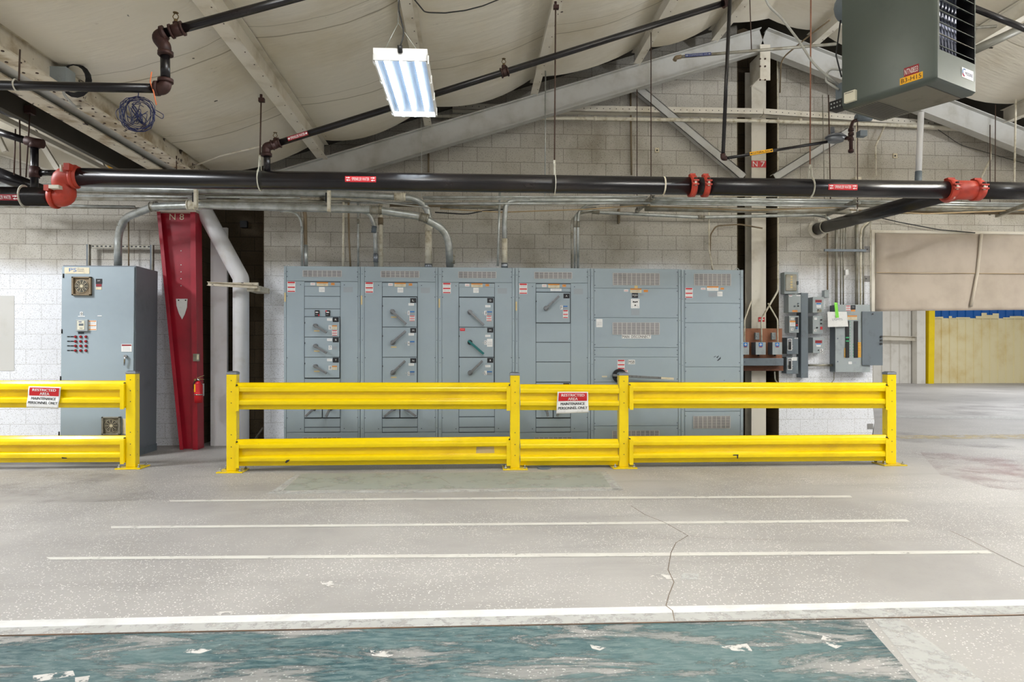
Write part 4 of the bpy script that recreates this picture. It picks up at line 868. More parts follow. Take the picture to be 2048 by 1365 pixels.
# ------------------------------------------------------------------ overhead sprinkler main and branches
YM = 6.538; zm = 2.868; RM = .084
mx = lambda px: XX(px, YM)
def wrap_label(b, px0, px1, zc, hgt, words, Y, z, r, bg='red_label', fg='white_label', x0=None, x1=None):
    """label wrapped on the front of a level pipe running along x"""
    x0 = XX(px0, Y-r) if x0 is None else x0; x1 = XX(px1, Y-r) if x1 is None else x1; off = (zc-z)/r
    def fn(a, c, e=0.): t_ = math.asin(max(-.98, min(.98, off+(c-.5)*hgt/r))); return (x0+(x1-x0)*a, Y-(r+.0015+e)*math.cos(t_), z+(r+.0015+e)*math.sin(t_))
    b.add([fn(i, j/6) for j in range(7) for i in (0, 1)], [(2*j, 2*j+1, 2*j+3, 2*j+2) for j in range(6)], bg, True)
    for t_, a0, a1, c0, c1 in words:
        if t_ == '>' or t_ == '<':
            s_ = 1 if t_ == '>' else -1; m_ = (a0+a1)/2; cm = (c0+c1)/2; h_ = (c1-c0)/2
            pts = [(-1, -.35), (.1, -.35), (.1, -1), (1, 0), (.1, 1), (.1, .35), (-1, .35)]
            if s_ < 0: pts = [(-x, y) for x, y in pts][::-1]
            b.poly([fn(m_+x*(a1-a0)/2, cm+y*h_, .0015) for x, y in pts], fg)
        else: b.text(t_, lambda u, v: fn(a0+(a1-a0)*u, c0+(c1-c0)*v, .0015), fg)
SW = [('SPRINKLER WATER', .22, .78, .22, .78), ('>', .03, .17, .54, .88), ('<', .03, .17, .12, .46), ('>', .83, .97, .54, .88), ('<', .83, .97, .12, .46)]
rt = thing('sprinkler_main', 'thick black sprinkler main pipe running across the whole view', 'pipe', (mx(1000), YM, zm-RM))
b = MB('black_pipe'); b.cyl((mx(150), YM, zm-.005), (mx(1392), YM, zm), RM, n=36); b.cyl((mx(1392), YM, zm), (mx(1900), YM, zm), RM, n=36); b.cyl((mx(1950), YM, zm), (mx(2120), YM, zm), RM, n=36); build('pipe', b, rt)
b = MB('conduit_cream'); b.cyl((mx(1325), YM, zm), (mx(1328), YM, zm), RM+.001, n=36, cap=False); build('chalk_ring', b, rt)
for a, c, nm in ((690, 752, 0), (1657, 1715, 1)):
    b = MB('red_label'); wrap_label(b, a, c, P(a, 358 if nm == 0 else 374, YM-RM).z, .052, SW, YM, zm-.003, RM); build('pipe_label', b, rt)
def coupling(px, lab=None, r=RM, par=None, w_=.05, Y=YM, z=None):
    z = zm if z is None else z; x = XX(px, Y); b = MB('orange_fitting')
    b.cyl((x-w_/2, Y, z), (x+w_/2, Y, z), r+.018, n=32)
    b.cyl((x-w_/2-.004, Y, z), (x-w_/2+.01, Y, z), r+.010, n=32)
    for sx in (-1, 1): b.box(x-w_*.55, x+w_*.55, Y-r-.045, Y-r-.005, z+.018*sx-.006+.01, z+.018*sx+.006+.01); b.box(x-w_*.5, x+w_*.5, Y-.03, Y+.03, z+r+.01, z+r+.03) if sx < 0 else None
    b.cyl((x, Y-r-.028, z-.02), (x, Y-r-.028, z+.05), .011, 'hanger_cream', 8)
    b.cyl((x, Y-r-.028, z+.035), (x, Y-r-.028, z+.055), .017, 'rust_fitting', 6)
    return build('coupling', b, par)
coupling(1384, par=rt); coupling(1410, par=rt)
# tee with the branch that runs back into the wall
b = MB('orange_fitting'); b.cyl((mx(1892), YM, zm), (mx(1962), YM, zm), RM+.008, n=32); xt = mx(1915)
b.cyl((xt, YM, zm), (xt+.01, YM+.17, zm+.0), RM+.006, n=32); build('tee_fitting', b, rt)
coupling(1899, par=rt, w_=.07); coupling(1952, par=rt, w_=.07)
we = P(1636, 458, YW-.02)
rt2 = thing('sprinkler_branch', 'black sprinkler pipe running back through the wall flange at right', 'pipe', (xt, YM+.2, zm-RM))
b = MB('black_pipe'); b.cyl((xt+.005, YM+.16, zm), (we.x, YW-.004, we.z), RM*.97, n=32); build('pipe', b, rt2)
d_ = (Vector((we.x, YW, we.z))-Vector((xt+.005, YM+.16, zm))).normalized()
b = MB('hanger_cream'); q = Vector((we.x, YW-.28, we.z))-d_*0; q = Vector((xt+.005, YM+.16, zm))+d_*((YW-.3-YM-.16)/d_.y)
b.tube([q+Vector((math.cos(t_*math.pi/10)*(RM+.004), 0, math.sin(t_*math.pi/10)*(RM+.004))) for t_ in range(21)], .007, fil=0, n=6); b.cyl(q+Vector((0, 0, RM)), q+Vector((0, 0, RM+.12)), .005); build('clevis', b, rt2)
b = MB('white_steel')
for k in range(24):
    a0 = k*math.pi/12; b.beam((we.x+math.cos(a0)*.115, YW-.008, we.z+math.sin(a0)*.115), (we.x+math.cos(a0+.27)*.115, YW-.008, we.z+math.sin(a0+.27)*.115), .055, .016, up=(0, 1, 0))
build('wall_flange', b, rt2)
# left end: two red elbows and the pipe that leaves to the left
rt = thing('sprinkler_offset', 'black pipe with two red elbows at the left end of the main', 'pipe', (mx(120), YM, zm-.25))
e0 = Vector((mx(148), YM, zm)); e1 = Vector((mx(128), YM, zm)); zl = P(60, 391, YM+.0).z
b = MB('orange_fitting'); b.tube([Vector((mx(160), YM, zm)), Vector((mx(121), YM, zm)), Vector((mx(128), YM+.05, zl)), Vector((mx(96), YM+.05, zl))], RM+.006, fil=.10, n=28); build('elbow', b, rt)
b = MB('orange_fitting'); b.cyl((mx(146), YM, zm), (mx(153), YM, zm), RM+.022, n=28); b.box(mx(144), mx(155), YM-RM-.05, YM-RM+.02, zm+.03, zm+.09); b.cyl((mx(136), YM-RM-.02, zm+.02), (mx(136), YM-RM-.02, zm+.08), .012, 'hanger_cream', 8); build('coupling', b, rt)
b = MB('orange_fitting'); b.cyl((mx(99), YM+.05, zl), (mx(107), YM+.05, zl), RM+.022, n=28); b.box(mx(98), mx(108), YM-RM, YM-RM+.06, zl+.03, zl+.08); b.box(mx(112), mx(132), YM-RM-.03, YM-RM+.05, zm-.13, zm-.10, 'hanger_cream'); build('coupling', b, rt)
b = MB('black_pipe'); b.cyl((-6.9, YM+.05, zl), (mx(98), YM+.05, zl), RM, n=32); build('pipe', b, rt)
b = MB('red_label'); wrap_label(b, -30, 36, P(0, 396, YM).z, .05, SW, YM+.05, zl, RM, 'dark_red_label'); build('pipe_label', b, rt)
b = MB('hanger_cream')
for t_ in range(20):
    a0, a1 = t_*math.pi/10, (t_+1)*math.pi/10; b.beam((mx(42), YM+.05+math.cos(a0)*(RM+.006), zl+math.sin(a0)*(RM+.006)), (mx(42), YM+.05+math.cos(a1)*(RM+.006), zl+math.sin(a1)*(RM+.006)), .028, .006, up=(1, 0, 0))
build('strap', b, rt)
b = MB('black_pipe'); b.tube([P(-20, 342, 7.), P(90, 385, 7.21)], .065, n=24, fil=0); solo('sprinkler_feed', b, 'black pipe slanting down to the left end elbows', 'pipe')
rt = thing('sprinkler_riser', 'dark riser with rusty elbow at the left behind the red elbow', 'pipe', P(69, 375, 6.86))
b = MB('black_pipe'); b.tube([P(-15, 260, 6.86), P(60, 284, 6.86)], .034, fil=0); b.tube([P(69, 285, 6.86), P(69, 385, 6.86)], .034, fil=0); b.tube([P(80, 346, 6.86), P(112, 346, 6.86)], .028, fil=0); build('pipe', b, rt)
b = MB('rust_fitting'); b.tube([P(52, 281, 6.86), P(66, 285, 6.86), P(86, 288, 6.86)], .044, fil=.05); b.cyl(P(69, 283, 6.86), P(69, 296, 6.86), .045); b.cyl(P(69, 334, 6.86), P(69, 356, 6.86), .045); b.cyl(P(69, 345, 6.86), P(81, 346, 6.86), .038); build('fitting', b, rt)

def rod(pts, r, m, lab, name='hanger_rod', cat='rod', group=None, fil=0.0, n=8):
    b = MB(m); b.tube(pts, r, fil=fil, n=n); return solo(name, b, lab, cat, group)
def clevis(px, ptop, lab, Ytop=None, mrod='rust_rod', Y=YM, z=zm, r=RM):
    x = XX(px, Y); rt = thing('pipe_hanger', lab, 'hanger', (x, Y, z-r), 'hangers carrying the sprinkler main')
    t_ = P(ptop[0], ptop[1], Y); t_.x = x+.01
    b = MB(mrod); b.cyl((x, Y, z+r+.12), t_, .007, n=8); build('rod', b, rt)
    b = MB('rust_fitting'); b.box(t_.x-.02, t_.x+.03, Y-.02, Y+.02, t_.z-.02, t_.z+.015); b.cyl((t_.x, Y, t_.z), (t_.x, Y, t_.z+.05), .012); build('beam_clamp', b, rt)
    b = MB('hanger_cream'); 
    pts = [(x, Y-.018, z+r+.12)]+[(x, Y-(r+.008)*math.sin(a_), z+(r+.008)*math.cos(a_)) for a_ in [math.pi*(.16+k*.105) for k in range(17)]]+[(x, Y+.018, z+r+.12)]
    for p_, q_ in zip(pts, pts[1:]): b.beam(p_, q_, .026, .005, up=(1, 0, 0))
    b.cyl((x, Y, z+r+.09), (x, Y, z+r+.14), .011, 'hanger_cream', 8); build('strap', b, rt)
clevis(520, (524, 200), 'rusty rod and cream strap holding the main at the second sprinkler branch')
clevis(1109, (1113, 14), 'long rusty rod and strap holding the main above the fourth section')
clevis(1620, (1608, -60), 'copper coloured rod and strap holding the main right of column N 7', mrod='copper')
# upper sprinkler lines
def fit(b, p, d_, r, l): d_ = Vector(d_).normalized(); p = Vector(p); b.cyl(p-d_*l, p+d_*l, r, 'rust_fitting'); b.cyl(p-d_*l, p-d_*l*.7, r*1.18, 'rust_fitting'); b.cyl(p+d_*l*.7, p+d_*l, r*1.18, 'rust_fitting')
def head(p, rt):
    b = MB('brass'); p = Vector(p); b.cyl(p, p+Vector((0, 0, .018)), .012); b.cyl(p+Vector((0, 0, .06)), p+Vector((0, 0, .064)), .018, n=14)
    for sx in (-1, 1): b.tube([p+Vector((sx*.008, 0, .015)), p+Vector((sx*.02, 0, .035)), p+Vector((sx*.004, 0, .06))], .003, fil=.01, n=6)
    build('sprinkler_head', b, rt)
paint('brass', (120, 100, 62), (84, 70, 44), .4, .7, 30)
Y1 = 4.83; G1 = lambda x, y: P(x, y, Y1)
rt = thing('sprinkler_line', 'dark sprinkler pipe with a rusty offset riser at upper left', 'pipe', G1(325, 185))
b = MB('black_pipe'); b.tube([G1(-30, 170), G1(312, 177)], .0305, fil=0, n=20); b.tube([G1(330, 105), G1(331, 165)], .0305, fil=0, n=20); a, c = G1(330, 66), G1(640, -18); b.tube([a, c], .0305, fil=0, n=20); build('pipe', b, rt)
b = MB('rust_fitting'); b.tube([G1(311, 178), G1(328, 178), G1(332, 160)], .041, fil=.045, n=18); b.tube([G1(331, 112), G1(329, 92), G1(314, 74), G1(332, 66)], .042, fil=.03, n=18)
for p_, d2 in ((G1(314, 177), (1, 0, 0)), (G1(331, 162), (0, 0, 1)), (G1(331, 107), (0, 0, 1)), (G1(327, 67), c-a)): b.cyl(p_-Vector(d2).normalized()*.012, p_+Vector(d2).normalized()*.012, .05, n=18)
fit(b, G1(354, 60), c-a, .041, .045); b.cyl(G1(353, 58), G1(352, 45), .022); build('fitting', b, rt); head(G1(351.5, 44), rt)
b = MB('tie_orange'); b.tube([G1(310, 150)+Vector((0, -.05, 0)), G1(307, 170)+Vector((0, -.05, 0)), G1(312, 186)+Vector((0, -.04, 0)), G1(318, 214)+Vector((0, -.04, 0))], .004, fil=.05, n=6); build('cable_tie', b, rt)
b = MB('hanger_cream'); q = G1(32, 170); b.tube([q+Vector((math.cos(t_*math.pi/10)*.0, math.cos(t_*math.pi/10)*.036, math.sin(t_*math.pi/10)*.036)) for t_ in range(21)], .005, fil=0, n=6); build('strap', b, rt)
rod([G1(38, 160), P(40, 100, 5.33)], .006, 'rust_rod', 'short rusty rod hanging the upper left sprinkler pipe from the girder')
Y2 = 6.538; G2 = lambda x, y: P(x, y, Y2)
rt = thing('sprinkler_line', 'dark sprinkler pipe climbing past the ceiling light toward the ridge', 'pipe', G2(535, 330))
a, c = G2(536, 293), G2(1458, 3); b = MB('black_pipe'); b.tube([a, c], .030, fil=0, n=20); b.tube([G2(534, 300), Vector((G2(534, 300).x, YM, zm+.05))], .030, fil=0, n=20); build('pipe', b, rt)
b = MB('rust_fitting'); b.tube([G2(552, 289), G2(532, 294), G2(533, 312)], .04, fil=.03, n=18); fit(b, G2(552, 288), c-a, .040, .04); b.cyl(G2(533, 307), G2(533, 313), .048); b.cyl(G2(552, 286), G2(551, 277), .022)
fit(b, G2(1009, 146-1.5), c-a, .040, .035); b.cyl(G2(1008, 143), G2(1008, 131), .022); fit(b, G2(1452, 5), c-a, .040, .03); build('fitting', b, rt); head(G2(550.5, 279), rt); head(G2(1007.5, 131), rt)
def rod_label(b, p0, p1, r, txt, bg, fg, hgt=1.5, arrows=False):
    """flat sticker along a pipe facing the hall"""
    p0, p1 = Vector(p0), Vector(p1); d_ = (p1-p0); L_ = d_.length; d_.normalize(); u = Vector((0, -1, 0)).cross(d_); u = -u if u.z < 0 else u; o_ = Vector((0, -r-.002, 0)); h = r*hgt
    b.poly([p0+o_-u*h/2, p1+o_-u*h/2, p1+o_+u*h/2, p0+o_+u*h/2], bg)
    a0, a1 = (.14, .86) if arrows else (.05, .95)
    b.text(txt, lambda s_, t_: p0+o_+Vector((0, -.0015, 0))+d_*L_*(a0+(a1-a0)*s_)+u*h*(.6*t_-.3), fg)
    if arrows:
        for s0, sg in ((.07, 1), (.93, 1)):
            q = p0+o_+Vector((0, -.0015, 0))+d_*L_*s0; b.poly([q-d_*L_*.05-u*h*.12, q+u*0-u*h*.12, q-u*h*.35, q+d_*L_*.05, q+u*h*.35, q+u*h*.12, q-d_*L_*.05+u*h*.12], fg)
tt = lambda px: a+(c-a)*((px-536)/(1458-536))
b = MB('red_label'); rod_label(b, G2(577, 293-12.5), G2(617, 293-25), .030, 'SPRINKLER WATER', 'dark_red_label', 'white_label', 1.3, True); build('pipe_label', b, rt)

# ------------------------------------------------------------------ conduits behind the main
def cond(pts, r, m, lab, fil=.22, name='conduit', cat='conduit', coup=(), group=None, n=14):
    pts = [Vector(p) for p in pts]; b = MB(m); b.tube(pts, r, fil=fil, n=n)
    if not coup: return solo(name, b, lab, cat, group)
    rt = thing(name, lab, cat, pts[0], group); build('tube', b, rt)
    for p, d_, l, m_ in coup: b = MB(m_); d_ = Vector(d_).normalized(); p = Vector(p); b.cyl(p-d_*l, p+d_*l, r*1.16, n=16); [b.cyl(p+d_*l*s_, p+d_*l*(s_+.12), r*1.28, n=16) for s_ in (-.9, .1, .6)]; build('coupling', b, rt)
    return rt
ZT = 2.335
def col(px, Y, z=None): return Vector((XX(px, Y), Y, ZT if z is None else z))
def hz(py, Y, px=1024): return P(px, py, Y).z
Yc = 8.75; K = lambda x, y, Y=Yc: P(x, y, Y)
cond([Vector((XX(236, 9.1), 9.1, 2.36)), K(236, 468, 9.1), K(250, 436, 8.96), K(305, 414, 8.68), K(400, 410.5, 8.4), K(752, 420, 8.344), K(840, 433, 8.4), K(896, 462, 8.54), Vector((XX(900, 8.68), 8.68, ZT))], .046, 'zinc', 'fat galvanized conduit from the tall left cabinet across to the third section', .35,
     coup=((K(243, 450, 9.044), (.4, 0, 1), .03, 'zinc_old'), (K(308, 413.6, 8.68), (1, 0, .15), .05, 'zinc_old'), (K(388, 410.5, 8.428), (1, 0, 0), .08, 'conduit_cream'), (K(752, 420, 8.344), (1, 0, 0), .07, 'zinc_old'), (K(848, 435.5, 8.4), (1, 0, -.25), .055, 'zinc_old'), (K(901, 519, 8.68), (0, 0, 1), .055, 'zinc_old')), n=20)
cond([K(-30, 372, 8.82), K(560, 384, 8.82), K(760, 392, 8.82), K(830, 396, 8.848), K(857, 418, 8.89), Vector((XX(857, 8.89), 8.89, ZT))], .042, 'zinc', 'fat galvanized conduit bending down white into the second section', .3,
     coup=((K(800, 394, 8.82), (1, 0, 0), .07, 'conduit_cream'),), n=20)
b = MB('conduit_cream'); b.cyl((XX(857, 8.89), 8.89, ZT+.05), (XX(857, 8.89), 8.89, hz(447, 8.89)), .044, n=20); b.cyl((XX(857, 8.89), 8.89, hz(465, 8.89)), (XX(857, 8.89), 8.89, hz(452, 8.89)), .050); b.cyl((XX(857, 8.89), 8.89, ZT), (XX(857, 8.89), 8.89, ZT+.06), .05, 'cap_metal'); solo('conduit_sleeve', b, 'cream painted sleeve on the vertical conduit over the second section', 'conduit')
HC = [  # straight horizontal conduits: start, end, radius, Y, material, label
 ((-30, 381), (560, 391), .017, 9.03, 'zinc_old', 'thin dull conduit directly behind the main at left'),
 ((150, 391.5), (600, 396), .013, 8.54, 'zinc', 'thin bright conduit above the fat one at far left'),
 ((150, 398), (700, 404), .02, 8.89, 'zinc_old', 'dull conduit just above the red column top'),
 ((-30, 409), (270, 414), .016, 9.1, 'zinc', 'thin conduit lowest in the bundle at the far left'),
 ((-30, 413.5), (290, 417), .012, 9.24, 'zinc_old', 'second lowest thin conduit at the far left'),
 ((480, 396.5), (860, 400), .013, 9.1, 'conduit_cream', 'cream thin conduit over the first two sections'),
 ((600, 403.5), (1000, 409), .014, 8.96, 'zinc', 'bright thin conduit crossing over sections two and three'),
 ((780, 411), (960, 412), .02, 9.17, 'conduit_brown', 'short brown conduit over the third section'),
 ((846, 394.5), (1295, 393.5), .012, 8.26, 'zinc', 'topmost bright thin tube from the second section to the middle hanger'),
 ((846, 399), (1060, 398.5), .010, 8.33, 'zinc', 'thin tube just under the topmost one over section three'),
 ((850, 407.5), (1300, 406.5), .014, 8.33, 'zinc', 'bright thin tube third from the top over sections three and four'),
 ((880, 414.5), (1010, 415), .02, 9.1, 'zinc_old', 'short grey conduit with couplings over the third section'),
 ((1105, 401), (1300, 402), .024, 8.82, 'zinc', 'medium galvanized conduit meeting the middle hanger from the left'),
 ((1240, 411), (1300, 412), .022, 8.96, 'zinc_old', 'short dull conduit left of the middle hanger'),
 ((1300, 396), (1705, 401), .013, 8.26, 'zinc', 'topmost thin tube between the middle and right hangers'),
 ((1300, 400), (1720, 406), .018, 8.54, 'zinc', 'second tube between the middle and right hangers'),
 ((1300, 403.5), (1700, 408.5), .022, 8.68, 'zinc', 'third conduit down between the middle and right hangers'),
 ((1300, 408), (1712, 413), .012, 8.33, 'zinc', 'very bright thin tube above the big grey conduit'),
 ((1290, 417.5), (1700, 424), .034, 8.96, 'zinc_old', 'wide grey conduit low between the middle and right hangers'),
 ((1700, 402), (2110, 409), .014, 8.82, 'zinc', 'top thin tube of the bundle right of the right hanger'),
 ((1700, 407), (2110, 413), .014, 8.96, 'zinc', 'second thin tube of the bundle right of the right hanger'),
 ((1700, 411), (2110, 419), .022, 8.89, 'zinc_old', 'medium grey conduit right of the right hanger'),
 ((1740, 418), (2110, 423), .022, 9.03, 'zinc_old', 'lower medium conduit right of the right hanger'),
 ((1730, 425), (2110, 427), .020, 9.1, 'conduit_brown', 'lowest brown conduit right of the right hanger')]
for a, c, r_, Y_, m_, lab in HC: cond([K(*a, Y_), K(*c, Y_)], r_, m_, lab, 0, group='level conduits behind the sprinkler main')
cond([K(1424, 402, 9.766), K(1427, 393, 9.766), K(1450, 391, 9.766), K(2110, 399, 9.766)], .014, 'conduit_cream', 'cream tube on the wall level with the bottom of the main', .05)
cond([K(1160, 426, 9.616), K(1185, 421, 9.666), K(1200, 425, 9.666), K(1400, 435, 9.716), K(1630, 430, 9.716), K(1655, 434, 9.716), K(1662, 448, 9.716)], .024, 'zinc', 'pale conduit along the wall behind column N 7 to the right cluster', .2,
     coup=((K(1192, 424.5, 9.666), (1, 0, -.05), .05, 'zinc_old'), (K(1402, 435, 9.716), (1, 0, 0), .05, 'zinc_old')))
for pts, m_, lab in ((((1000, 425), (1170, 419), (1300, 410)), 'cable_tan', 'brown sagging cable rising to the middle hanger'), (((880, 418), (1000, 424.5), (1040, 424)), 'cable_tan', 'brown cable drooping over the third section'), (((1300, 413), (1500, 421.5), (1700, 414)), 'cable_tan', 'brown cable sagging between the middle and right hangers'),
    (((870, 425), (935, 429), (965, 422), (1010, 419)), 'cable_black', 'dark cable drooping beside the fat conduit elbow'), (((670, 392), (760, 405), (860, 416)), 'cable_grey', 'grey cable slanting down left of the fat conduit elbow'), (((1700, 420), (1850, 428), (2060, 420)), 'cable_tan', 'brown cable drooping behind the slanting branch pipe'),
    (((1725, 428), (1800, 445), (1880, 460), (1950, 466)), 'cable_black', 'thin dark wire sagging above the canvas curtain')):
    rod([K(x, y, 8.82 if m_ != 'cable_black' or x < 1700 else 9.796) for x, y in pts], .008 if x < 1701 else .005, m_, lab, 'cable', 'cable', fil=.8)
# vertical drops into the sections
def drop(px, pts, r, m, lab, Y=8.82, coup=()):
    cond([K(x, y, Y) for x, y in pts]+[Vector((XX(px, Y), Y, ZT))], r, m, lab, .22, coup=coup, group=None)
drop(604, ((560, 423), (590, 424), (603, 440)), .014, 'zinc', 'thin shiny conduit dropping into the left end of the first section', coup=((K(604, 460), (0, 0, 1), .04, 'zinc'),))
drop(611.5, ((606, 415), (610.5, 430)), .023, 'conduit_brown', 'brown over silver conduit beside the shiny one on the first section', 8.848)
b = MB('zinc'); b.cyl((XX(611.6, 8.848), 8.848, ZT), (XX(611.6, 8.848), 8.848, hz(494, 8.848)), .026); solo('conduit_sleeve', b, 'bright silver sleeve at the foot of the brown conduit', 'conduit')
drop(686, ((687, 405),), .014, 'conduit_cream', 'thin cream conduit over the right half of the first section')
drop(701, ((697, 405), (698, 480)), .012, 'conduit_brown', 'thin brown slightly bent conduit right of the thin cream one')
drop(716.5, ((716, 405),), .013, 'zinc', 'thin silver conduit at the right edge of the first section', coup=((K(716, 443), (0, 0, 1), .03, 'zinc_old'),))
drop(752, ((715, 421), (740, 427), (750, 455)), .026, 'zinc', 'curved silver conduit into the left of the second section', coup=((K(748, 459), (.1, 0, 1), .04, 'box_dark'), (K(751.5, 516), (0, 0, 1), .05, 'cap_metal')))
drop(762, ((761, 405),), .028, 'conduit_cream', 'stained cream conduit right behind the curved silver one', 9.03)
b = MB('rust_rod'); b.cyl((XX(761.3, 9.03), 9.03, hz(453, 9.03)), (XX(761.3, 9.03), 9.03, hz(439, 9.03)), .034, 'conduit_brown'); solo('conduit_sleeve', b, 'brown coupling band on the stained cream conduit', 'conduit')
drop(995.5, ((1000, 378),), .014, 'zinc', 'long straight thin conduit left of the cream bend over section three', 8.26+.3)
cond([K(1300, 401.5, 8.82), K(1075, 400, 8.82), K(1012, 402, 8.82), K(1009, 440, 8.82), Vector((XX(1009, 8.82), 8.82, ZT))], .032, 'zinc', 'galvanized conduit bending down at the right of the third section', .45, n=18)
b = MB('conduit_cream'); b.cyl((XX(1009, 8.82), 8.82, ZT+.05), (XX(1009, 8.82), 8.82, hz(478, 8.82)), .037, n=18); b.cyl((XX(1009, 8.82), 8.82, ZT), (XX(1009, 8.82), 8.82, ZT+.07), .042, 'cap_metal'); solo('conduit_sleeve', b, 'cream sleeve at the foot of the bend over the third section', 'conduit')
for px_, y_, r_, m_, lab in ((1143.5, 432, .013, 'zinc_old', 'leftmost of three slim conduits dropping into the fourth section'), (1149.5, 424, .013, 'zinc', 'middle of three slim conduits dropping into the fourth section'), (1156, 416, .017, 'zinc', 'rightmost of three slim conduits dropping into the fourth section')):
    cond([K(px_+42, y_-8, 9.1), K(px_+18, y_-6, 8.96), K(px_+1, y_+6, 8.82), K(px_, 450, 8.82), Vector((XX(px_, 8.82), 8.82, ZT))], r_, m_, lab, .3, coup=((K(px_, 449 if m_ != 'zinc_old' else 472, 8.82), (0, 0, 1), .04, 'zinc_old'),))
rod([K(1418, 423, 9.766), K(1418, 500, 9.766), K(1427, 545, 9.716)], .012, 'conduit_cream', 'thin cream tube behind the right end section', 'conduit', 'conduit', fil=.1)
rod([K(1426, 545, 9.716), K(1420, 505, 9.766), K(1421, 470, 9.766), K(1432, 452, 9.766), K(1480, 449, 9.766), K(1525, 457, 9.616)], .011, 'conduit_brown', 'thin brown tube bending right across the dark wall slot', 'conduit', 'conduit', fil=.12)
# trapeze hangers
def trap(p0, p1, lab, rods):
    rt = thing('trapeze_hanger', lab, 'hanger', P(*p0), 'trapeze hangers under the conduits'); A, B = P(*p0), P(*p1)
    b = MB('zinc_old'); b.chan(A, B, .045, .045, .005, up=(0, 0, 1), side=-1); build('channel', b, rt)
    for (x, y0, y1, Y_) in rods: b = MB('rust_rod'); b.cyl(P(x, y1, Y_), P(x, y0, Y_), .006, n=8); b.cyl(P(x, y1, Y_)-Vector((0, 0, .02)), P(x, y1, Y_)+Vector((0, 0, .01)), .014, 'zinc_old', 6); build('rod', b, rt)
trap((657, 400, 8.26), (640, 396, 9.716), 'trapeze hanger carrying conduits over the first section', ()); trap((388, 393, 8.26), (398, 393, 9.716), 'trapeze hanger carrying conduits above the red column', ())
trap((1270, 422, 9.716), (1303, 394, 8.12), 'slanting trapeze hanger in the middle of the conduit bundle', ((1302, 65, 400, 8.19), (1274, 122, 422, 9.45)))
trap((1650, 430, 9.716), (1712, 402, 8.12), 'trapeze hanger at the foot of the white rod near the panelboard', ((1715, 240, 420, 8.19),))
trap((1990, 432, 9.24), (2075, 400, 7.84), 'trapeze hanger at the right edge above the curtain', ((1980, 250, 428, 9.1),))
for x in (657, 391):
    b = MB('conduit_cream'); b.box(XX(x-2, 8.232), XX(x+4, 8.232), 8.204, 8.26, P(x, 424 if x > 500 else 416, 8.232).z, P(x, 376 if x > 500 else 380, 8.232).z); b.box(XX(x-6, 8.232), XX(x+1, 8.232), 8.218, 8.246, P(x, 404, 8.232).z, P(x, 386, 8.232).z, 'ink'); solo('conduit_clamp', b, 'cream conduit clamp on the fat pipe, %s' % ('over the first section' if x > 500 else 'over the red column'), 'clamp')
b = MB('zinc_old'); b.box(XX(1236, 9.796), XX(1239, 9.796), 9.766, 9.846, P(1237, 447, 9.796).z, P(1237, 418, 9.796).z, 'conduit_brown'); solo('wall_bracket', b, 'small brown channel bracket on the wall behind the pale conduit', 'bracket')
# rods and tubes in front of the gable wall
rod([K(843, 232, 8.26), K(843, 398, 8.26)], .003, 'zinc', 'hair-thin wire hanging from under the ceiling light')
rod([K(1091, 142, 8.82), K(1090, 392, 8.82)], .009, 'zinc', 'thin pale rod left of the rusty hanger')
rod([K(1261, 178, 9.816), K(1263, 350, 9.816)], .014, 'conduit_brown', 'brown conduit down the wall behind the punched angle', 'conduit', 'conduit')
rod([K(857, 306, 9.816), K(857, 345, 9.816)], .014, 'conduit_brown', 'short brown conduit on the wall just above the main', 'conduit', 'conduit')
rod([K(1559, 85, 9.786), K(1555, 110, 9.786), K(1556, 250, 9.786), K(1556, 582, 9.716), K(1523, 638, 9.676), K(1523, 686, 9.676)], .013, 'conduit_cream', 'long cream conduit down the slot bending to the middle switch box', 'conduit', 'conduit', fil=.12)
rod([K(1536, 607, 9.676), K(1555, 640, 9.676), K(1555.5, 686, 9.676)], .011, 'conduit_cream', 'cream conduit slanting down to the right switch box', 'conduit', 'conduit', fil=.1)
rod([K(1503, 602, 9.676), K(1489, 640, 9.676), K(1489, 686, 9.676)], .011, 'conduit_cream', 'cream conduit slanting down to the left switch box', 'conduit', 'conduit', fil=.1)
rod([K(1645, 190, 9.38), K(1649, 400, 9.38)], .006, 'zinc_old', 'thin dull rod behind the gas regulator'); rod([K(1657, 190, 8.96), K(1661, 400, 8.96)], .008, 'rust_rod', 'thin rusty rod behind the gas regulator')
rod([K(1776, 238, 9.766), K(1751, 292, 9.766), K(1752, 352, 9.766)], .014, 'conduit_cream', 'bent cream conduit on the wall under the unit heater', 'conduit', 'conduit', fil=.1)
rod([K(1984, 250, 9.716), K(1981, 318, 9.716), K(1962, 356, 9.716)], .014, 'conduit_cream', 'bent cream conduit on the wall at far right', 'conduit', 'conduit', fil=.1); rod([K(1991, 210, 9.1), K(1990, 395, 9.1)], .006, 'rust_rod', 'thin brown rod at far right of the gable wall')
rod([K(2048, 150, 9.1), K(2032, 190, 9.1), K(2028, 400, 9.1)], .012, 'conduit_cream', 'pale conduit at the extreme right edge', 'conduit', 'conduit', fil=.1)
rod([K(1870, 255, 9.816), K(1920, 290, 9.816), K(2060, 330, 9.816)], .004, 'cable_black', 'thin wire sagging across the wall at far right', 'cable', 'cable', fil=.6)
rt = thing('vent_pipe', 'white vertical pipe with grey end below the unit heater', 'pipe', K(1836, 357, 8.68)); b = MB('duct_white'); b.tube([K(1842, 225, 8.68), K(1837, 345, 8.68)], .037, fil=0); build('pipe', b, rt); b = MB('box_dark'); b.tube([K(1837, 343, 8.68), K(1836, 372, 8.68)], .041, fil=0); build('pipe_end', b, rt)
b = MB('conduit_cream'); b.box(XX(1707, 9.766), XX(1719, 9.766), 9.716, 9.846, K(1, 355, 9.766).z, K(1, 328, 9.766).z); solo('junction_box', b, 'small cream box on the wall above the main, left of the white pipe', 'box')
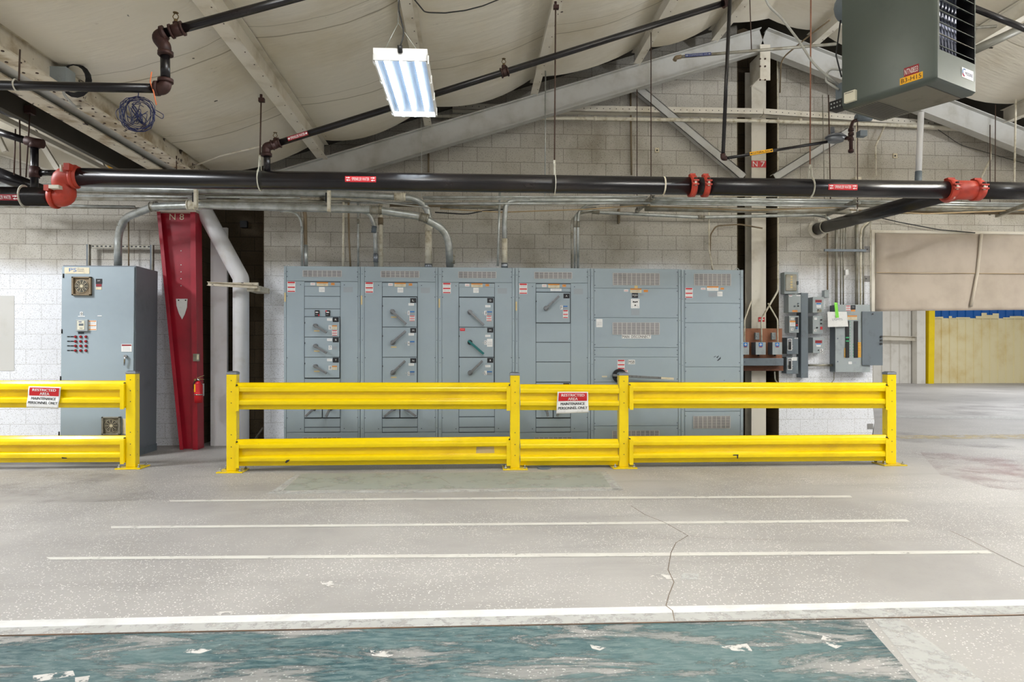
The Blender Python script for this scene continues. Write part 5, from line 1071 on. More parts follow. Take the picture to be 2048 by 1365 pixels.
for x, y, lab in ((1314, 301, 'small square plate on the wall left of column N 7'), (1790, 312, 'small square plate on the wall below the unit heater')): b = MB('cream_label'); b.box(XX(x-4, 9.846), XX(x+4, 9.846), 9.836, 9.856, K(x, y+4.5, 9.846).z, K(x, y-4.5, 9.846).z); b.cyl((XX(x, 9.836), 9.828, K(x, y, 9.836).z), (XX(x, 9.836), 9.836, K(x, y, 9.836).z), .012, 'ink', 10); solo('wall_plate', b, lab, 'plate')
# compressed air line, natural gas line and regulator
Ya = 7.84; rt = thing('air_line', 'thin grey compressed air pipe with blue label near the ridge', 'pipe', K(1350, 118, Ya)); b = MB('zinc_old'); b.tube([K(1358, 114, Ya), K(1672, 88, Ya)], .017, fil=0); b.tube([K(1944, 56, Ya), K(2080, 46, Ya)], .017, fil=0); build('pipe', b, rt)
b = MB('conduit_brown'); b.tube([K(1362, 113.5, Ya), K(1352, 115, Ya), K(1349, 121, Ya)], .024, fil=.03); build('elbow', b, rt); b = MB('blue_label'); rod_label(b, K(1369, 113, Ya), K(1421, 109, Ya), .02, 'COMPRESSED AIR', 'navy_ink', 'ghost_label', 1.7, True); build('pipe_label', b, rt)
rod([K(1499, -20, Ya), K(1503, 100, Ya)], .006, 'rust_rod', 'thin rod holding the grey air pipe left of the ridge')
b = MB('heater_under'); b.tube([K(1945, 102, 7.28), K(2080, 40, 7.28)], .045, fil=0, n=18); solo('flue_pipe', b, 'dull green grey slanting flue pipe right of the unit heater', 'pipe')
b = MB('black_pipe'); b.tube([K(1945, 15, 6.44), K(2080, 70, 6.44)], .03, fil=0); solo('sprinkler_line', b, 'dark pipe slanting down behind the unit heater at top right', 'pipe')
Yg = 6.44; rt = thing('gas_line', 'black natural gas pipe dropping then running right to the regulator', 'pipe', K(1446, 318, Yg)); b = MB('black_pipe'); b.tube([K(1461, -30, Yg), K(1446, 312, Yg)], .0175, fil=0); b.tube([K(1450, 317, Yg), K(1654, 284, Yg)], .014, fil=0); build('pipe', b, rt)
b = MB('rust_fitting'); b.tube([K(1446, 308, Yg), K(1446, 317, Yg), K(1453, 316.5, Yg)], .024, fil=.02); build('elbow', b, rt); b = MB('yellow_label'); rod_label(b, K(1498, 309, Yg), K(1544, 301.7, Yg), .0165, 'NATURAL GAS', 'yellow_label', 'ink', 1.9, True); build('pipe_label', b, rt)
rt = thing('gas_regulator', 'round grey gas regulator at the end of the gas pipe', 'regulator', K(1670, 284, Yg)); q = K(1671, 274, Yg)
b = MB('regulator_grey'); b.cyl(q-Vector((0, 0, .045)), q-Vector((0, 0, .005)), .07, n=28, r2=.088); b.cyl(q, q+Vector((0, 0, .02)), .088, n=28, r2=.07); b.cyl(q-Vector((0, 0, .006)), q+Vector((0, 0, .001)), .095, n=28); build('diaphragm_housing', b, rt)
b = MB('regulator_grey'); b.cyl(q+Vector((-.03, 0, .02)), q+Vector((-.03, 0, .09)), .02); b.cyl(q+Vector((.045, 0, .02)), q+Vector((.045, 0, .045)), .014, 'ink'); build('spring_tower', b, rt)
rt = thing('gas_drop', 'dark threaded gas pipe drop hanging below the unit heater', 'pipe', K(1702, 306, Yg)); b = MB('rust_fitting'); b.tube([K(1722, 238, Yg), K(1706, 243, Yg), K(1702, 255, Yg), K(1702, 306, Yg)], .017, fil=.04)
for y in (260, 268, 279, 302): b.cyl(K(1702, y, Yg)-Vector((0, 0, .012)), K(1702, y, Yg)+Vector((0, 0, .012)), .026)
b.cyl(K(1690, 276, Yg), K(1702, 276, Yg), .017); build('pipe', b, rt); b = MB('box_dark'); b.cyl(K(1712, 236, Yg), K(1742, 235, Yg), .035); b.box(K(1716, 0, Yg).x, K(1730, 0, Yg).x, Yg-.04, Yg+.03, K(0, 240, Yg).z, K(0, 228, Yg).z); build('gas_valve', b, rt)

# ------------------------------------------------------------------ unit heater
Zh = 3.40
def PZ(px, py, z): d_ = D(px, py); t_ = (z-H)/d_.z; return Vector((d_.x*t_, d_.y*t_, z))
c0 = PZ(1684, 219, Zh); cF = PZ(1872, 160, Zh); ax = (cF-c0); Ld = ax.length; ax.normalize(); ay = Vector((-ax.y, ax.x, 0)); ay = ay if ay.x > 0 else -ay; Wd = .64; Hh = 1.05
rt = thing('unit_heater', 'large grey green gas unit heater hanging at the upper right', 'heater', c0+ax*Ld/2+ay*Wd/2)
def hp(a, w_, z): return c0+ax*a+ay*w_+Vector((0, 0, z))      # a: back to louvre side, w: left to right, z: up
R_ = .05; b = MB('heater_grey'); prf = []
for cx_, cz_, a0 in ((R_, R_, 180), (Wd-R_, R_, 270), (Wd-.03, Hh-.03, 0), (.03, Hh-.03, 90)):
    rr = R_ if cz_ == R_ else .03
    for k in range(5): t_ = math.radians(a0+k*22.5); prf.append((cx_+rr*math.cos(t_), cz_+rr*math.sin(t_)))
L0 = Ld-.0; n_ = len(prf); vs_ = [hp(a, x, z) for a in (0, L0-.025) for x, z in prf]+[hp(L0, min(max(x, .025), Wd-.025), min(max(z, .025), Hh-.025)) for x, z in prf]
b.add(vs_, [(i, (i+1) % n_, n_*1+(i+1) % n_, n_+i) for i in range(n_)]+[(n_+i, n_+(i+1) % n_, 2*n_+(i+1) % n_, 2*n_+i) for i in range(n_)], None, True); b.add([hp(0, x, z) for x, z in prf], [tuple(range(n_))])
# louvre frame on the front: solid border, open middle
lz0, lz1, lw0, lw1 = .25, Hh-.06, .05, Wd-.04
for a0, a1, w0, w1 in (((.025), lz0, .025, Wd-.025), (lz1, Hh-.025, .025, Wd-.025), (lz0, lz1, .025, lw0), (lz0, lz1, lw1, Wd-.025)): b.poly([hp(L0, w0, a0), hp(L0, w1, a0), hp(L0, w1, a1), hp(L0, w0, a1)])
build('casing', b, rt)
b = MB('heater_dark'); b.add([hp(L0-x, w_, z) for x in (0, .3) for w_, z in ((lw0, lz0), (lw1, lz0), (lw1, lz1), (lw0, lz1))], [(4, 5, 6, 7), (0, 4, 5, 1), (1, 5, 6, 2), (2, 6, 7, 3), (3, 7, 4, 0)]); build('air_chamber', b, rt)
for k in range(9):
    b = MB('heat_tube'); w_ = lw0+.03+k*.0505
    b.tube([hp(L0-.10, w_, lz0+.0), hp(L0-.10, w_, lz1)], .016, fil=0, n=10); build('heat_exchanger_tube', b, rt)
for k in range(8):
    b = MB('heater_under' if k == 1 else 'heater_grey'); z = lz0+.035+k*.092
    b.prism([hp(L0-.005, lw0, z), hp(L0-.005, lw1, z), hp(L0-.055, lw1, z+.035), hp(L0-.055, lw0, z+.035)], (0, 0, .005)); build('louver_blade', b, rt)
b = MB('heater_under'); b.poly([hp(.02, .05, -.001), hp(.02, Wd-.05, -.001), hp(L0-.10, Wd-.05, -.001), hp(L0-.10, .05, -.001)]); bp = build('bottom_panel', b, rt)
for k in range(10): b = MB('heater_dark'); a_ = .05+k*.024; b.poly([hp(a_, .07, -.003), hp(a_, Wd-.08, -.003), hp(a_+.010, Wd-.08, -.003), hp(a_+.010, .07, -.003)]); build('intake_slot', b, bp)
b = MB('heater_dark'); b.poly([hp(L0-.1, .04, -.002), hp(L0-.1, Wd-.04, -.002), hp(L0-.094, Wd-.04, -.002), hp(L0-.094, .04, -.002)]); build('panel_seam', b, rt)
def hl(bg, a0, z0, a1, z1, txt, fg, side, tb=(.06, .94, .18, .82)):
    f_ = (lambda a, z, e: hp(a, -e, z)) if side == 's' else (lambda a, z, e: hp(L0+e, a, z))
    b = MB(bg); b.poly([f_(a0, z0, .002), f_(a1, z0, .002), f_(a1, z1, .002), f_(a0, z1, .002)])
    if txt: b.text(txt, lambda u, v: f_(a0+(a1-a0)*(tb[0]+(tb[1]-tb[0])*u), z0+(z1-z0)*(tb[2]+(tb[3]-tb[2])*v), .004), fg)
    return b
def hs(px, py):   # a place on the heater's left side: distance along and height
    d_ = D(px, py); o_ = Vector((0, 0, H)); nrm = ay; t_ = (c0-o_).dot(nrm)/d_.dot(nrm); q = o_+d_*t_; return ((q-c0).dot(ax), q.z-Zh)
a, c = hs(1808, 152), hs(1838, 126); b = hl('dark_red_label', a[0], a[1]-.012, c[0], c[1]-.004, 'NTN0833', 'white_label', 's'); build('asset_label', b, rt)
a, c = hs(1800, 171), hs(1846, 142); b = hl('yellow_label', a[0], a[1], c[0], c[1]-.002, 'B3-H15', 'ink', 's'); build('number_label', b, rt)
b = hl('white_label', .39, .105, .575, .185, 'MODINE', 'navy_ink', 'f', (.28, .92, .3, .66)); 
b.tube([hp(L0+.004, .425+.026*math.cos(t_*.32), .148+.026*math.sin(t_*.32)) for t_ in range(3, 16)], .003, 'blue_label', fil=0, n=5); b.tube([hp(L0+.004, .425+.026*math.cos(3.4+t_*.2), .142+.026*math.sin(3.4+t_*.2)) for t_ in range(8)], .003, 'red_label', fil=0, n=5); build('maker_badge', b, rt)
a, c = hs(1692, 208), hs(1714, 180); b = MB('beige_plastic'); A = hp(a[0], 0, a[1]+.0); b.prism([hp(a[0], 0, a[1]), hp(c[0], 0, a[1]), hp(c[0], 0, c[1]), hp(a[0], 0, c[1])], -ay*.03); b.prism([hp(a[0]+.01, -.031, c[1]-.015), hp(c[0]-.015, -.031, c[1]-.015), hp(c[0]-.015, -.031, c[1]-.011), hp(a[0]+.01, -.031, c[1]-.011)], -ay*.001, 'ink'); build('control_module', b, rt)
b = MB('box_dark'); b.prism([hp(-.10, .06, .10), hp(0, .06, .10), hp(0, .06, .26), hp(-.10, .06, .26)], ay*.12); b.prism([hp(-.12, .0, .02), hp(0, .0, .02), hp(0, .0, .10), hp(-.12, .0, .10)], ay*.10, 'heater_dark')
for k in range(8): b.cyl(hp(-.10+.028*(k % 4), -.004, .04+.035*(k//4)), hp(-.10+.028*(k % 4), .0, .04+.035*(k//4)), .007, 'zinc', 8)
build('wiring_box', b, rt)
b = MB('box_dark'); b.sphere(hp(-.02, .18, .95), .15); build('fan_motor', b, rt)
b = MB('cable_grey'); b.tube([hp(-.06, .05, .20), hp(-.16, .0, .30), hp(-.13, .0, .40), hp(-.02, .05, .36)], .010, fil=.05); b.tube([hp(-.03, .04, .3), hp(-.07, .02, .5), hp(-.04, .04, .8)], .006, 'cable_black', fil=.1); build('flex_wiring', b, rt)
for w_, a_ in ((.06, .05), (Wd-.06, .05), (.06, Ld-.06), (Wd-.06, Ld-.06)): b = MB('zinc_old'); q = hp(a_, w_, Hh-.01); b.cyl(q, Vector((q.x, q.y, roofZ(q.x)+.02)), .006, n=8); build('hanging_rod', b, rt)
rod([hp(-.07, .08, .24), K(1628, 130, 6.02), K(1598, 82, 6.16), K(1560, 32, 6.3), K(1536, 12, 6.3), K(1526, -20, 6.3)], .011, 'cable_grey', 'grey flexible conduit curling down to the heater wiring box', 'flexible_conduit', 'conduit', fil=.3)
rod([K(1560, 185, 9.716), K(1562, 118, 9.24), K(1620, 70, 8.82), K(1660, 40, 8.4)], .010, 'conduit_brown', 'brown tube curving from the slot up toward the heater', 'conduit', 'conduit', fil=.3)
rod([K(1713, 236, 8.26), K(1714, 390, 8.26)], .007, 'conduit_cream', 'thin white rod hanging just right of the gas drop')

# ------------------------------------------------------------------ ceiling light
zl_ = 3.46; n0_, n1_, f1_, f0_ = PZ(758, 121, zl_), PZ(843, 121, zl_), PZ(862, 233, zl_), PZ(798, 235, zl_)
ctr = (n0_+n1_+f1_+f0_)/4; fa = ((f0_+f1_)/2-(n0_+n1_)/2); Lf = fa.length; fa.normalize(); fb = Vector((fa.y, -fa.x, 0)); Wf = .40
lp = lambda u, v, z=0: ctr+fb*u+fa*v+Vector((0, 0, z))
rt = thing('ceiling_light', 'glowing three tube high bay light hanging under the roof', 'light', ctr)
def lbox(b, u0, u1, v0, v1, z0, z1, m=None): return b.add([lp(u, v, z) for z in (z0, z1) for u, v in ((u0, v0), (u1, v0), (u1, v1), (u0, v1))], [(3, 2, 1, 0), (4, 5, 6, 7), (0, 1, 5, 4), (1, 2, 6, 5), (2, 3, 7, 6), (3, 0, 4, 7)], m)
b = MB('white_label'); lbox(b, -Wf/2, Wf/2, -Lf/2, Lf/2, .05, .09); lbox(b, -Wf*.38, Wf*.38, -Lf*.42, Lf*.42, .09, .13)
for u in (-Wf/2, Wf/2-.012): lbox(b, u, u+.012, -Lf/2, Lf/2, 0, .05)
for v in (-Lf/2, Lf/2-.012): lbox(b, -Wf/2, Wf/2, v, v+.012, 0, .05)
for v in (-.45, -.15, .15, .45):
    for u in (-Wf/2-.008, Wf/2-.004): lbox(b, u, u+.012, v*Lf-.02, v*Lf+.02, -.005, .06)
hs_ = build('housing', b, rt)
b = MB('lamp_reflector'); lbox(b, -Wf/2+.014, Wf/2-.014, -Lf/2+.014, Lf/2-.014, .044, .049); build('reflector', b, rt)
for u in (-.115, 0, .115): b = MB('lamp_tube'); b.cyl(lp(u, -Lf/2+.06, .022), lp(u, Lf/2-.06, .022), .014, n=12); build('tube', b, rt)
b = MB('lamp_lens'); lbox(b, -Wf/2+.012, Wf/2-.012, -Lf/2+.012, Lf/2-.012, -.006, -.003); build('lens', b, rt)
top = P(806, 95, ctr.y-Lf/2); top = Vector((lp(-.02, -Lf/2).x, lp(0, -Lf/2+.05).y, zl_+.42))
b = MB('zinc'); 
for u in (-.12, .12): b.tube([lp(u, -Lf/2+.05, .10), top-Vector((0, 0, .12))], .0025, fil=0, n=6)
b.tube([top-Vector((0, 0, .12)), top+Vector((0, 0, .2))], .003, fil=0, n=6); tp2 = lp(0, Lf/2-.1, .13); b.tube([tp2, tp2+Vector((0, 0, .3))], .003, fil=0, n=6); build('hanging_wire', b, rt)
b = MB('cable_black'); b.cyl(lp(0, -Lf/2-.0, .06), lp(0, -Lf/2-.03, .10), .018); pk = P(808, 25, ctr.y-Lf/2)
b.tube([lp(0, -Lf/2-.02, .09), lp(.03, -Lf/2, .2), top, Vector((top.x+.02, top.y, top.z+.18)), P(850, 25, 6.3), P(890, 26, 6.44), P(930, 21, 6.55), P(965, 12, 6.62), P(1000, -2, 6.7), P(1040, -24, 6.8)], .006, fil=.2, n=8); build('power_cord', b, rt)

# blue wire coil and other things on the girder
rt = thing('wire_coil', 'tangled coil of dark blue wire hung from the girder', 'coil', P(275, 262, 4.83)); b = MB('wire_blue'); random.seed(11); cc = P(276, 229, 4.83)
for k in range(9):
    r_ = .115+random.uniform(-.02, .02); ox, oz = random.uniform(-.012, .012), random.uniform(-.012, .012); ph = random.uniform(0, 6); e_ = random.uniform(.85, 1.05)
    b.tube([cc+Vector((ox+r_*e_*math.cos(t_*.42), .02*math.sin(t_*1.3+ph), oz+r_*math.sin(t_*.42))) for t_ in range(16)], .0024, fil=0, n=6)
for k in range(6):
    pts = [cc+Vector((random.uniform(-.07, .07), random.uniform(-.02, .02), random.uniform(-.09, .09))) for _ in range(7)]; b.tube(pts, .0024, fil=.06, n=6)
b.tube([cc+Vector((.10, 0, .04)), cc+Vector((.17, 0, .0)), cc+Vector((.16, 0, -.03)), cc+Vector((.10, 0, .01))], .0024, fil=.05, n=6); b.tube([cc+Vector((-.10, 0, .05)), cc+Vector((-.15, 0, .02)), cc+Vector((-.13, 0, -.04)), cc+Vector((-.09, 0, -.06))], .0024, fil=.05, n=6); build('loop', b, rt)
b = MB('wire_blue'); b.tube([cc+Vector((0, 0, .11)), Vector((cc.x+.005, 4.83, P(280, 177, 4.83).z-.02))], .003, fil=0, n=6); build('tie', b, rt)
b = MB('box_grey'); q = P(112, 150, 5.84); b.box(q.x-.09, q.x+.075, 5.84, 5.98, q.z-.065, q.z+.07); solo('junction_box', b, 'grey junction box beside the black cable coil on the girder', 'box')
b = MB('cable_black'); q = P(147, 158, 5.9)
for k in range(5): b.tube([q+Vector(((.10+.005*k)*math.cos(t_*.4), .010*k, (.115+.005*k)*math.sin(t_*.4))) for t_ in range(17)], .005, fil=0, n=6)
solo('cable_coil', b, 'black cable coil next to the grey box on the girder', 'coil')
rod([P(125, 168, 5.9), P(128, 190, 5.9), P(150, 213, 6.0), P(160, 213, 6.3)], .011, 'cable_grey', 'short grey bent conduit under the girder', 'conduit', 'conduit', fil=.05)
for pts, lab in ((((61, 205), (52, 355)), 'thick rusty rod at upper left, rightmost of the four'), (((39, 230), (41, 352)), 'thin rod second from the right at upper left'), (((31, 258), (28, 350)), 'thin pale rod at upper left')):
    rod([P(*pts[0], 6.86), P(*pts[1], 6.86)], .007, 'rust_rod', lab)
b = MB('rust_fitting'); q = P(60, 220, 6.86); b.box(q.x-.03, q.x+.03, 6.818, 6.902, q.z-.04, q.z+.03); solo('beam_clamp', b, 'rusty beam clamp at the top of the thick left rod', 'clamp')
rod([P(353, 312, 8.12), P(353, 342, 8.12)], .007, 'rust_rod', 'short rusty rod below the girder beside the main')
b = MB('black_pipe'); b.tube([P(-20, 212, 7.28), P(92, 248, 7.28)], .045, fil=0, n=18); solo('sprinkler_line', b, 'dark pipe partly hidden under the left beams', 'pipe')

# channel frame behind the tall cabinet
YK = 9.716; rt = thing('channel_rack', 'slotted steel channel frame standing behind the tall left cabinet', 'frame', (XX(241, YK), YK, P(1, 540, YK).z))
b = MB('zinc_old'); b.box(XX(176, YK), XX(306, YK), YK, YK+.04, P(240, 496.5, YK).z, P(240, 490.5, YK).z)
for i in range(14): b.box(XX(184+i*8.6, YK), XX(188+i*8.6, YK), YK-.002, YK, P(240, 494.5, YK).z, P(240, 492, YK).z, 'ink')
build('cross_channel', b, rt)
for a in (174, 301): b = MB('ink'); b.box(XX(a+1, YK), XX(a+6, YK), YK-.03, YK+.02, 0, P(240, 490, YK).z, 'box_dark'); b.box(XX(a+4.5, YK), XX(a+6.5, YK), YK-.035, YK+.02, P(240, 560, YK).z, P(240, 490, YK).z, 'zinc_old'); build('upright', b, rt)
rod([K(257, 440, 9.716), K(257.5, 545, 9.716)], .010, 'conduit_brown', 'thin brown conduit right of the fat conduit over the tall cabinet', 'conduit', 'conduit')

# ------------------------------------------------------------------ boxes and panelboard on the wall right of column N 7
B_ = lambda cx, cy: (1480+cx/5.46, 520+cy/5.46)
def wbox(r, dep, m, lab, name='control_box', cat='box', group='grey boxes on the wall right of column N 7', mf=None):
    Yf = YW-dep; g = Face(Yf, (r[0]+r[2])/2); x0, x1, z0, z1 = g.x(r[0]), g.x(r[2]), g.z(r[3]), g.z(r[1])
    rt = thing(name, lab, cat, ((x0+x1)/2, YW-dep/2, z0), group)
    b = MB(m); b.box(x0+.003, x1-.003, Yf+.012, YW, z0+.003, z1-.003); build('enclosure', b, rt)
    b = MB(mf or m); b.box(x0, x1, Yf, Yf+.012, z0, z1); return rt, g, build('door', b, rt, .003)
def rr(x0, y0, x1, y1): return (*B_(x0, y0), *B_(x1, y1))
rt, g, d = wbox(rr(483, 133, 637, 372), .13, 'box_grey', 'grey disconnect box with raised rounded cover, highest of the wall boxes', 'disconnect_switch', 'switch')
b = MB('box_grey'); x0, y0, x1, y1 = rr(500, 158, 622, 340); g.rect(b, x0, y0, x1, y1, .02, .02, 'zinc_old'); o_ = build('raised_cover', b, d, .02); b = MB('tan_tape')
for k in range(5): x, y = B_(552, 175+k*29); g.rect(b, x, y, x+4, y+3.6, .0215, .001)
build('worn_lettering', b, o_); b = MB('box_dark'); x, y = B_(628, 260); g.rect(b, x, y-5, x+2.5, y+2, .03, .03); build('side_handle', b, d)
rt, g, d = wbox(rr(530, 378, 665, 575), .16, 'box_grey', 'grey control box directly under the disconnect with round knockouts')
for k, (cx_, cy_, m_) in enumerate(((638, 478, 'box_dark'), (602, 507, 'box_dark'), (638, 505, 'ink'))): b = MB(m_); x, y = B_(cx_, cy_); g.dot(b, x, y, .012 if k < 2 else .011, .012, .012, None, 14); build('push_button', b, d)
x0, y0, x1, y1 = rr(572, 550, 628, 570); b = MB('tan_tape'); g.rect(b, x0, y0, x1, y1, .002, .002, 'orange_label'); build('tape_strip', b, d); paper(g, *rr(538, 386, 570, 402), d, lines=1, o=.003, head='dark_red_label'); paper(g, *rr(618, 384, 660, 396), d, lines=1, o=.003)
rt, g, d = wbox(rr(537, 612, 643, 797), .15, 'box_grey', 'grey control box with an orange striped notice and black breaker slot')
b = MB('black_label'); x0, y0, x1, y1 = rr(608, 628, 636, 730); g.rect(b, x0, y0, x1, y1, .006, .006); x, y = B_(612, 705); g.rect(b, x, y, x+3.6, y+2.5, .009, .003, 'red_label'); build('breaker_slot', b, d); b = MB('blue_label'); x, y = B_(622, 745); g.dot(b, x, y, .014, .015, .015, None, 14); build('push_button', b, d)
paper(g, *rr(545, 665, 606, 725), d, lines=3, o=.003, head='orange_label'); paper(g, *rr(556, 632, 588, 655), d, lines=2, o=.003); x0, y0, x1, y1 = rr(557, 745, 582, 775); b = MB('white_label'); g.rect(b, x0, y0, x1, y1, .003, .002); g.text(b, '3', x0+1, y0+.8, x1-1, y1-.8, .006, 'ink'); build('number_tag', b, d)
for y0_, y1_, lab in ((848, 1030, 'dark grey box with a framed black toggle, above its twin'), (1060, 1245, 'dark grey box with a framed black toggle, lowest of the left column')):
    rt, g, d = wbox(rr(512 if y0_ < 900 else 507, y0_, 636, y1_), .16, 'box_dark', lab, 'disconnect_switch', 'switch')
    b = MB('white_label'); x0, y0, x1, y1 = rr(521, y0_+14, 568, y0_+142); g.rect(b, x0, y0, x1, y1, .004, .004); g.rect(b, x0+1.3, y0+1.3, x1-1.3, y1-1.3, .007, .003, 'ink'); o_ = build('toggle_plate', b, d); b = MB('black_label'); g.rect(b, x0+2.5, y0+14, x1-2.5, y1-5, .03, .022); g.rect(b, x0+2.2, y0+3, x1-2.2, y0+6, .0075, .001, 'grey_ink'); build('toggle', b, o_)
    paper(g, *(rr(595, y0_+4, 632, y0_+16) if y0_ < 900 else rr(568, y0_+5, 622, y0_+42)), d, lines=2, o=.003)
    for dy in (92, 120): x, y = B_(576, y0_+dy); b = MB('zinc'); g.dot(b, x, y, .006, .004, .004); build('screw', b, d)
rt, g, d = wbox(rr(795, 405, 915, 578), .15, 'box_grey', 'grey contactor box with red and blue labels, top of the middle column')
paper(g, *rr(823, 438, 893, 466), d, 'dark_red_label', 1, 'ink', o=.003); paper(g, *rr(836, 474, 884, 523), d, lines=2, o=.003, head='blue_label'); b = MB('cream_label'); x0, y0, x1, y1 = rr(842, 540, 890, 572); g.rect(b, x0, y0, x1, y1, .003, .003, 'zinc_old'); x, y = B_(854, 547); g.dot(b, x, y, .01, .008, .008, 'ink', 12); build('latch', b, d)
rt, g, d = wbox(rr(795, 612, 907, 808), .15, 'box_grey', 'grey control box with three black buttons, middle of its column')
for cx_, cy_ in ((889, 657), (889, 697), (844, 742)): b = MB('ink'); x, y = B_(cx_, cy_); g.dot(b, x, y, .012, .012, .012, None, 14); build('push_button', b, d)
b = MB('red_label'); x0, y0, x1, y1 = rr(878, 730, 900, 762); g.rect(b, x0, y0, x1, y1, .005, .004); build('indicator', b, d); paper(g, *rr(812, 630, 842, 655), d, lines=1, o=.003); b = MB('white_label'); x0, y0, x1, y1 = rr(810, 760, 834, 786); g.rect(b, x0, y0, x1, y1, .003, .002); g.text(b, '3', x0+1, y0+.7, x1-1, y1-.7, .006, 'ink'); build('number_tag', b, d)
rt, g, d = wbox(rr(797, 848, 916, 1020), .15, 'box_grey', 'grey contactor box tagged with the number 5, lowest of its column')
paper(g, *rr(822, 880, 896, 910), d, 'dark_red_label', 1, 'ink', o=.003); paper(g, *rr(833, 915, 882, 950), d, lines=1, o=.003, head='blue_label'); x0, y0, x1, y1 = rr(874, 973, 907, 1017); b = MB('white_label'); g.rect(b, x0, y0, x1, y1, .003, .002); g.text(b, '5', x0+1, y0+1, x1-1, y1-1, .006, 'ink'); build('number_tag', b, d); b = MB('ink'); x, y = B_(858, 988); g.dot(b, x, y, .009, .006, .006, None, 12); build('push_button', b, d)
rt, g, d = wbox(rr(922, 330, 973, 412), .08, 'box_grey', 'small pale junction box at the foot of a thin wall conduit', 'junction_box', 'box', None)
for r_, dep, lab in ((rr(667, 362, 745, 1290), .14, 'tall dark grey vertical wireway between the two columns of boxes'), (rr(35, 1075, 476, 1157), .26, 'dark grey horizontal wireway across the plywood backboard')):
    g = Face(YW-dep, (r_[0]+r_[2])/2); b = MB('box_dark'); b.box(g.x(r_[0]), g.x(r_[2]), YW-dep, YW if dep < .2 else YW-.13, g.z(r_[3]), g.z(r_[1])); rt = thing('wireway', lab, 'wireway', (g.x((r_[0]+r_[2])/2), YW-dep/2, g.z(r_[3]))); build('trough', b, rt, .004)
    b = MB('cabinet_seam'); [g.dot(b, r_[0]+3, r_[1]+8+k*(r_[3]-r_[1]-16)/2, .005, .002, .002) for k in range(3)]; build('cover_screw', b, rt)
# plywood backboard
Yp = YW-.10; g = Face(Yp, 1525)
b = MB('plywood'); x0, y0, x1, y1 = rr(30, 750, 460, 1080); b.box(g.x(x0), g.x(x1), Yp, Yp+.02, g.z(732), g.z(y0)); solo('plywood_backboard', b, 'brown plywood board behind the three small switch boxes', 'board')
b = MB('plywood_dark'); x0, y0, x1, y1 = rr(30, 1158, 455, 1212); b.box(g.x(x0), g.x(x1), Yp-.05, Yp+.04, g.z(y1), g.z(y0)); solo('wood_ledger', b, 'dark wooden ledger strip under the horizontal wireway', 'board')
for x0_, x1_, lab in ((20, 100, 'left of three small switch boxes, half hidden by the end section'), (172, 282, 'middle of three small switch boxes on the plywood'), (355, 460, 'right of three small switch boxes on the plywood')):
    r_ = rr(x0_, 900, x1_, 1037); Yf = Yp-.16; g = Face(Yf, (r_[0]+r_[2])/2); rt = thing('switch_box', lab, 'box', (g.x((r_[0]+r_[2])/2), Yf+.08, g.z(r_[3])), 'small switch boxes on the plywood')
    b = MB('heater_under'); b.box(g.x(r_[0])+.002, g.x(r_[2])-.002, Yf+.01, Yp, g.z(r_[3]), g.z(r_[1]), 'box_dark'); build('enclosure', b, rt); b = MB('box_grey'); b.box(g.x(r_[0]), g.x(r_[2]), Yf, Yf+.01, g.z(r_[3]), g.z(r_[1])); d = build('cover', b, rt, .003)
    cxm = (r_[0]+r_[2])/2; b = MB('blue_label'); g.rect(b, cxm-4, r_[1]+1, cxm+4, r_[1]+8.5, .003, .002); g.rect(b, cxm-3, r_[1]+8.5, cxm+3, r_[1]+10.3, .003, .002, 'dark_red_label'); g.rect(b, cxm-2.4, r_[1]+4, cxm+2.4, r_[1]+5.4, .005, .002, 'white_label'); g.rect(b, cxm-.7, r_[1]+2.2, cxm+.7, r_[1]+7.2, .005, .002, 'white_label'); build('safety_label', b, d)
    b = MB('ink'); b.cyl((g.x(cxm), Yf+.08, g.z(r_[3])-.02), (g.x(cxm), Yf+.08, g.z(r_[3])), .014); build('nipple', b, rt)
for x0_, lab in ((170, 'small pale toggle switch above the middle switch box'), (349, 'small pale toggle switch above the right switch box')):
    r_ = rr(x0_, 795, x0_+43, 872); g = Face(Yp-.05, r_[0]); rt = thing('toggle_switch', lab, 'switch', (g.x(r_[0]+4), Yp-.03, g.z(r_[3])), 'toggle switches on the plywood'); b = MB('box_grey'); b.box(g.x(r_[0]), g.x(r_[2]), Yp-.05, Yp, g.z(r_[3]), g.z(r_[1])); build('box', b, rt, .004)
    b = MB('zinc'); g.dot(b, (r_[0]+r_[2])/2, r_[1]+7.5, .008, .02, .02, None, 10); g.dot(b, (r_[0]+r_[2])/2, r_[1]+2.5, .004, .003, .003); build('toggle', b, rt)
cond([P(1617, 731, 9.786), P(1667, 731, 9.786)], .017, 'zinc_old', 'short level pipe from the tall wireway to the panelboard', 0)
rod([P(1549, 744, 9.716), P(1550, 760, 9.716), P(1556, 768, 9.716), P(1566, 780, 9.716)], .011, 'zinc_old', 'thin conduit curving down from the wooden ledger', 'conduit', 'conduit', fil=.05); rod([P(1668, 745, 9.786), P(1668, 760, 9.786), P(1660, 770, 9.786)], .007, 'zinc_old', 'thin conduit curving down from the panelboard corner', 'conduit', 'conduit', fil=.05)
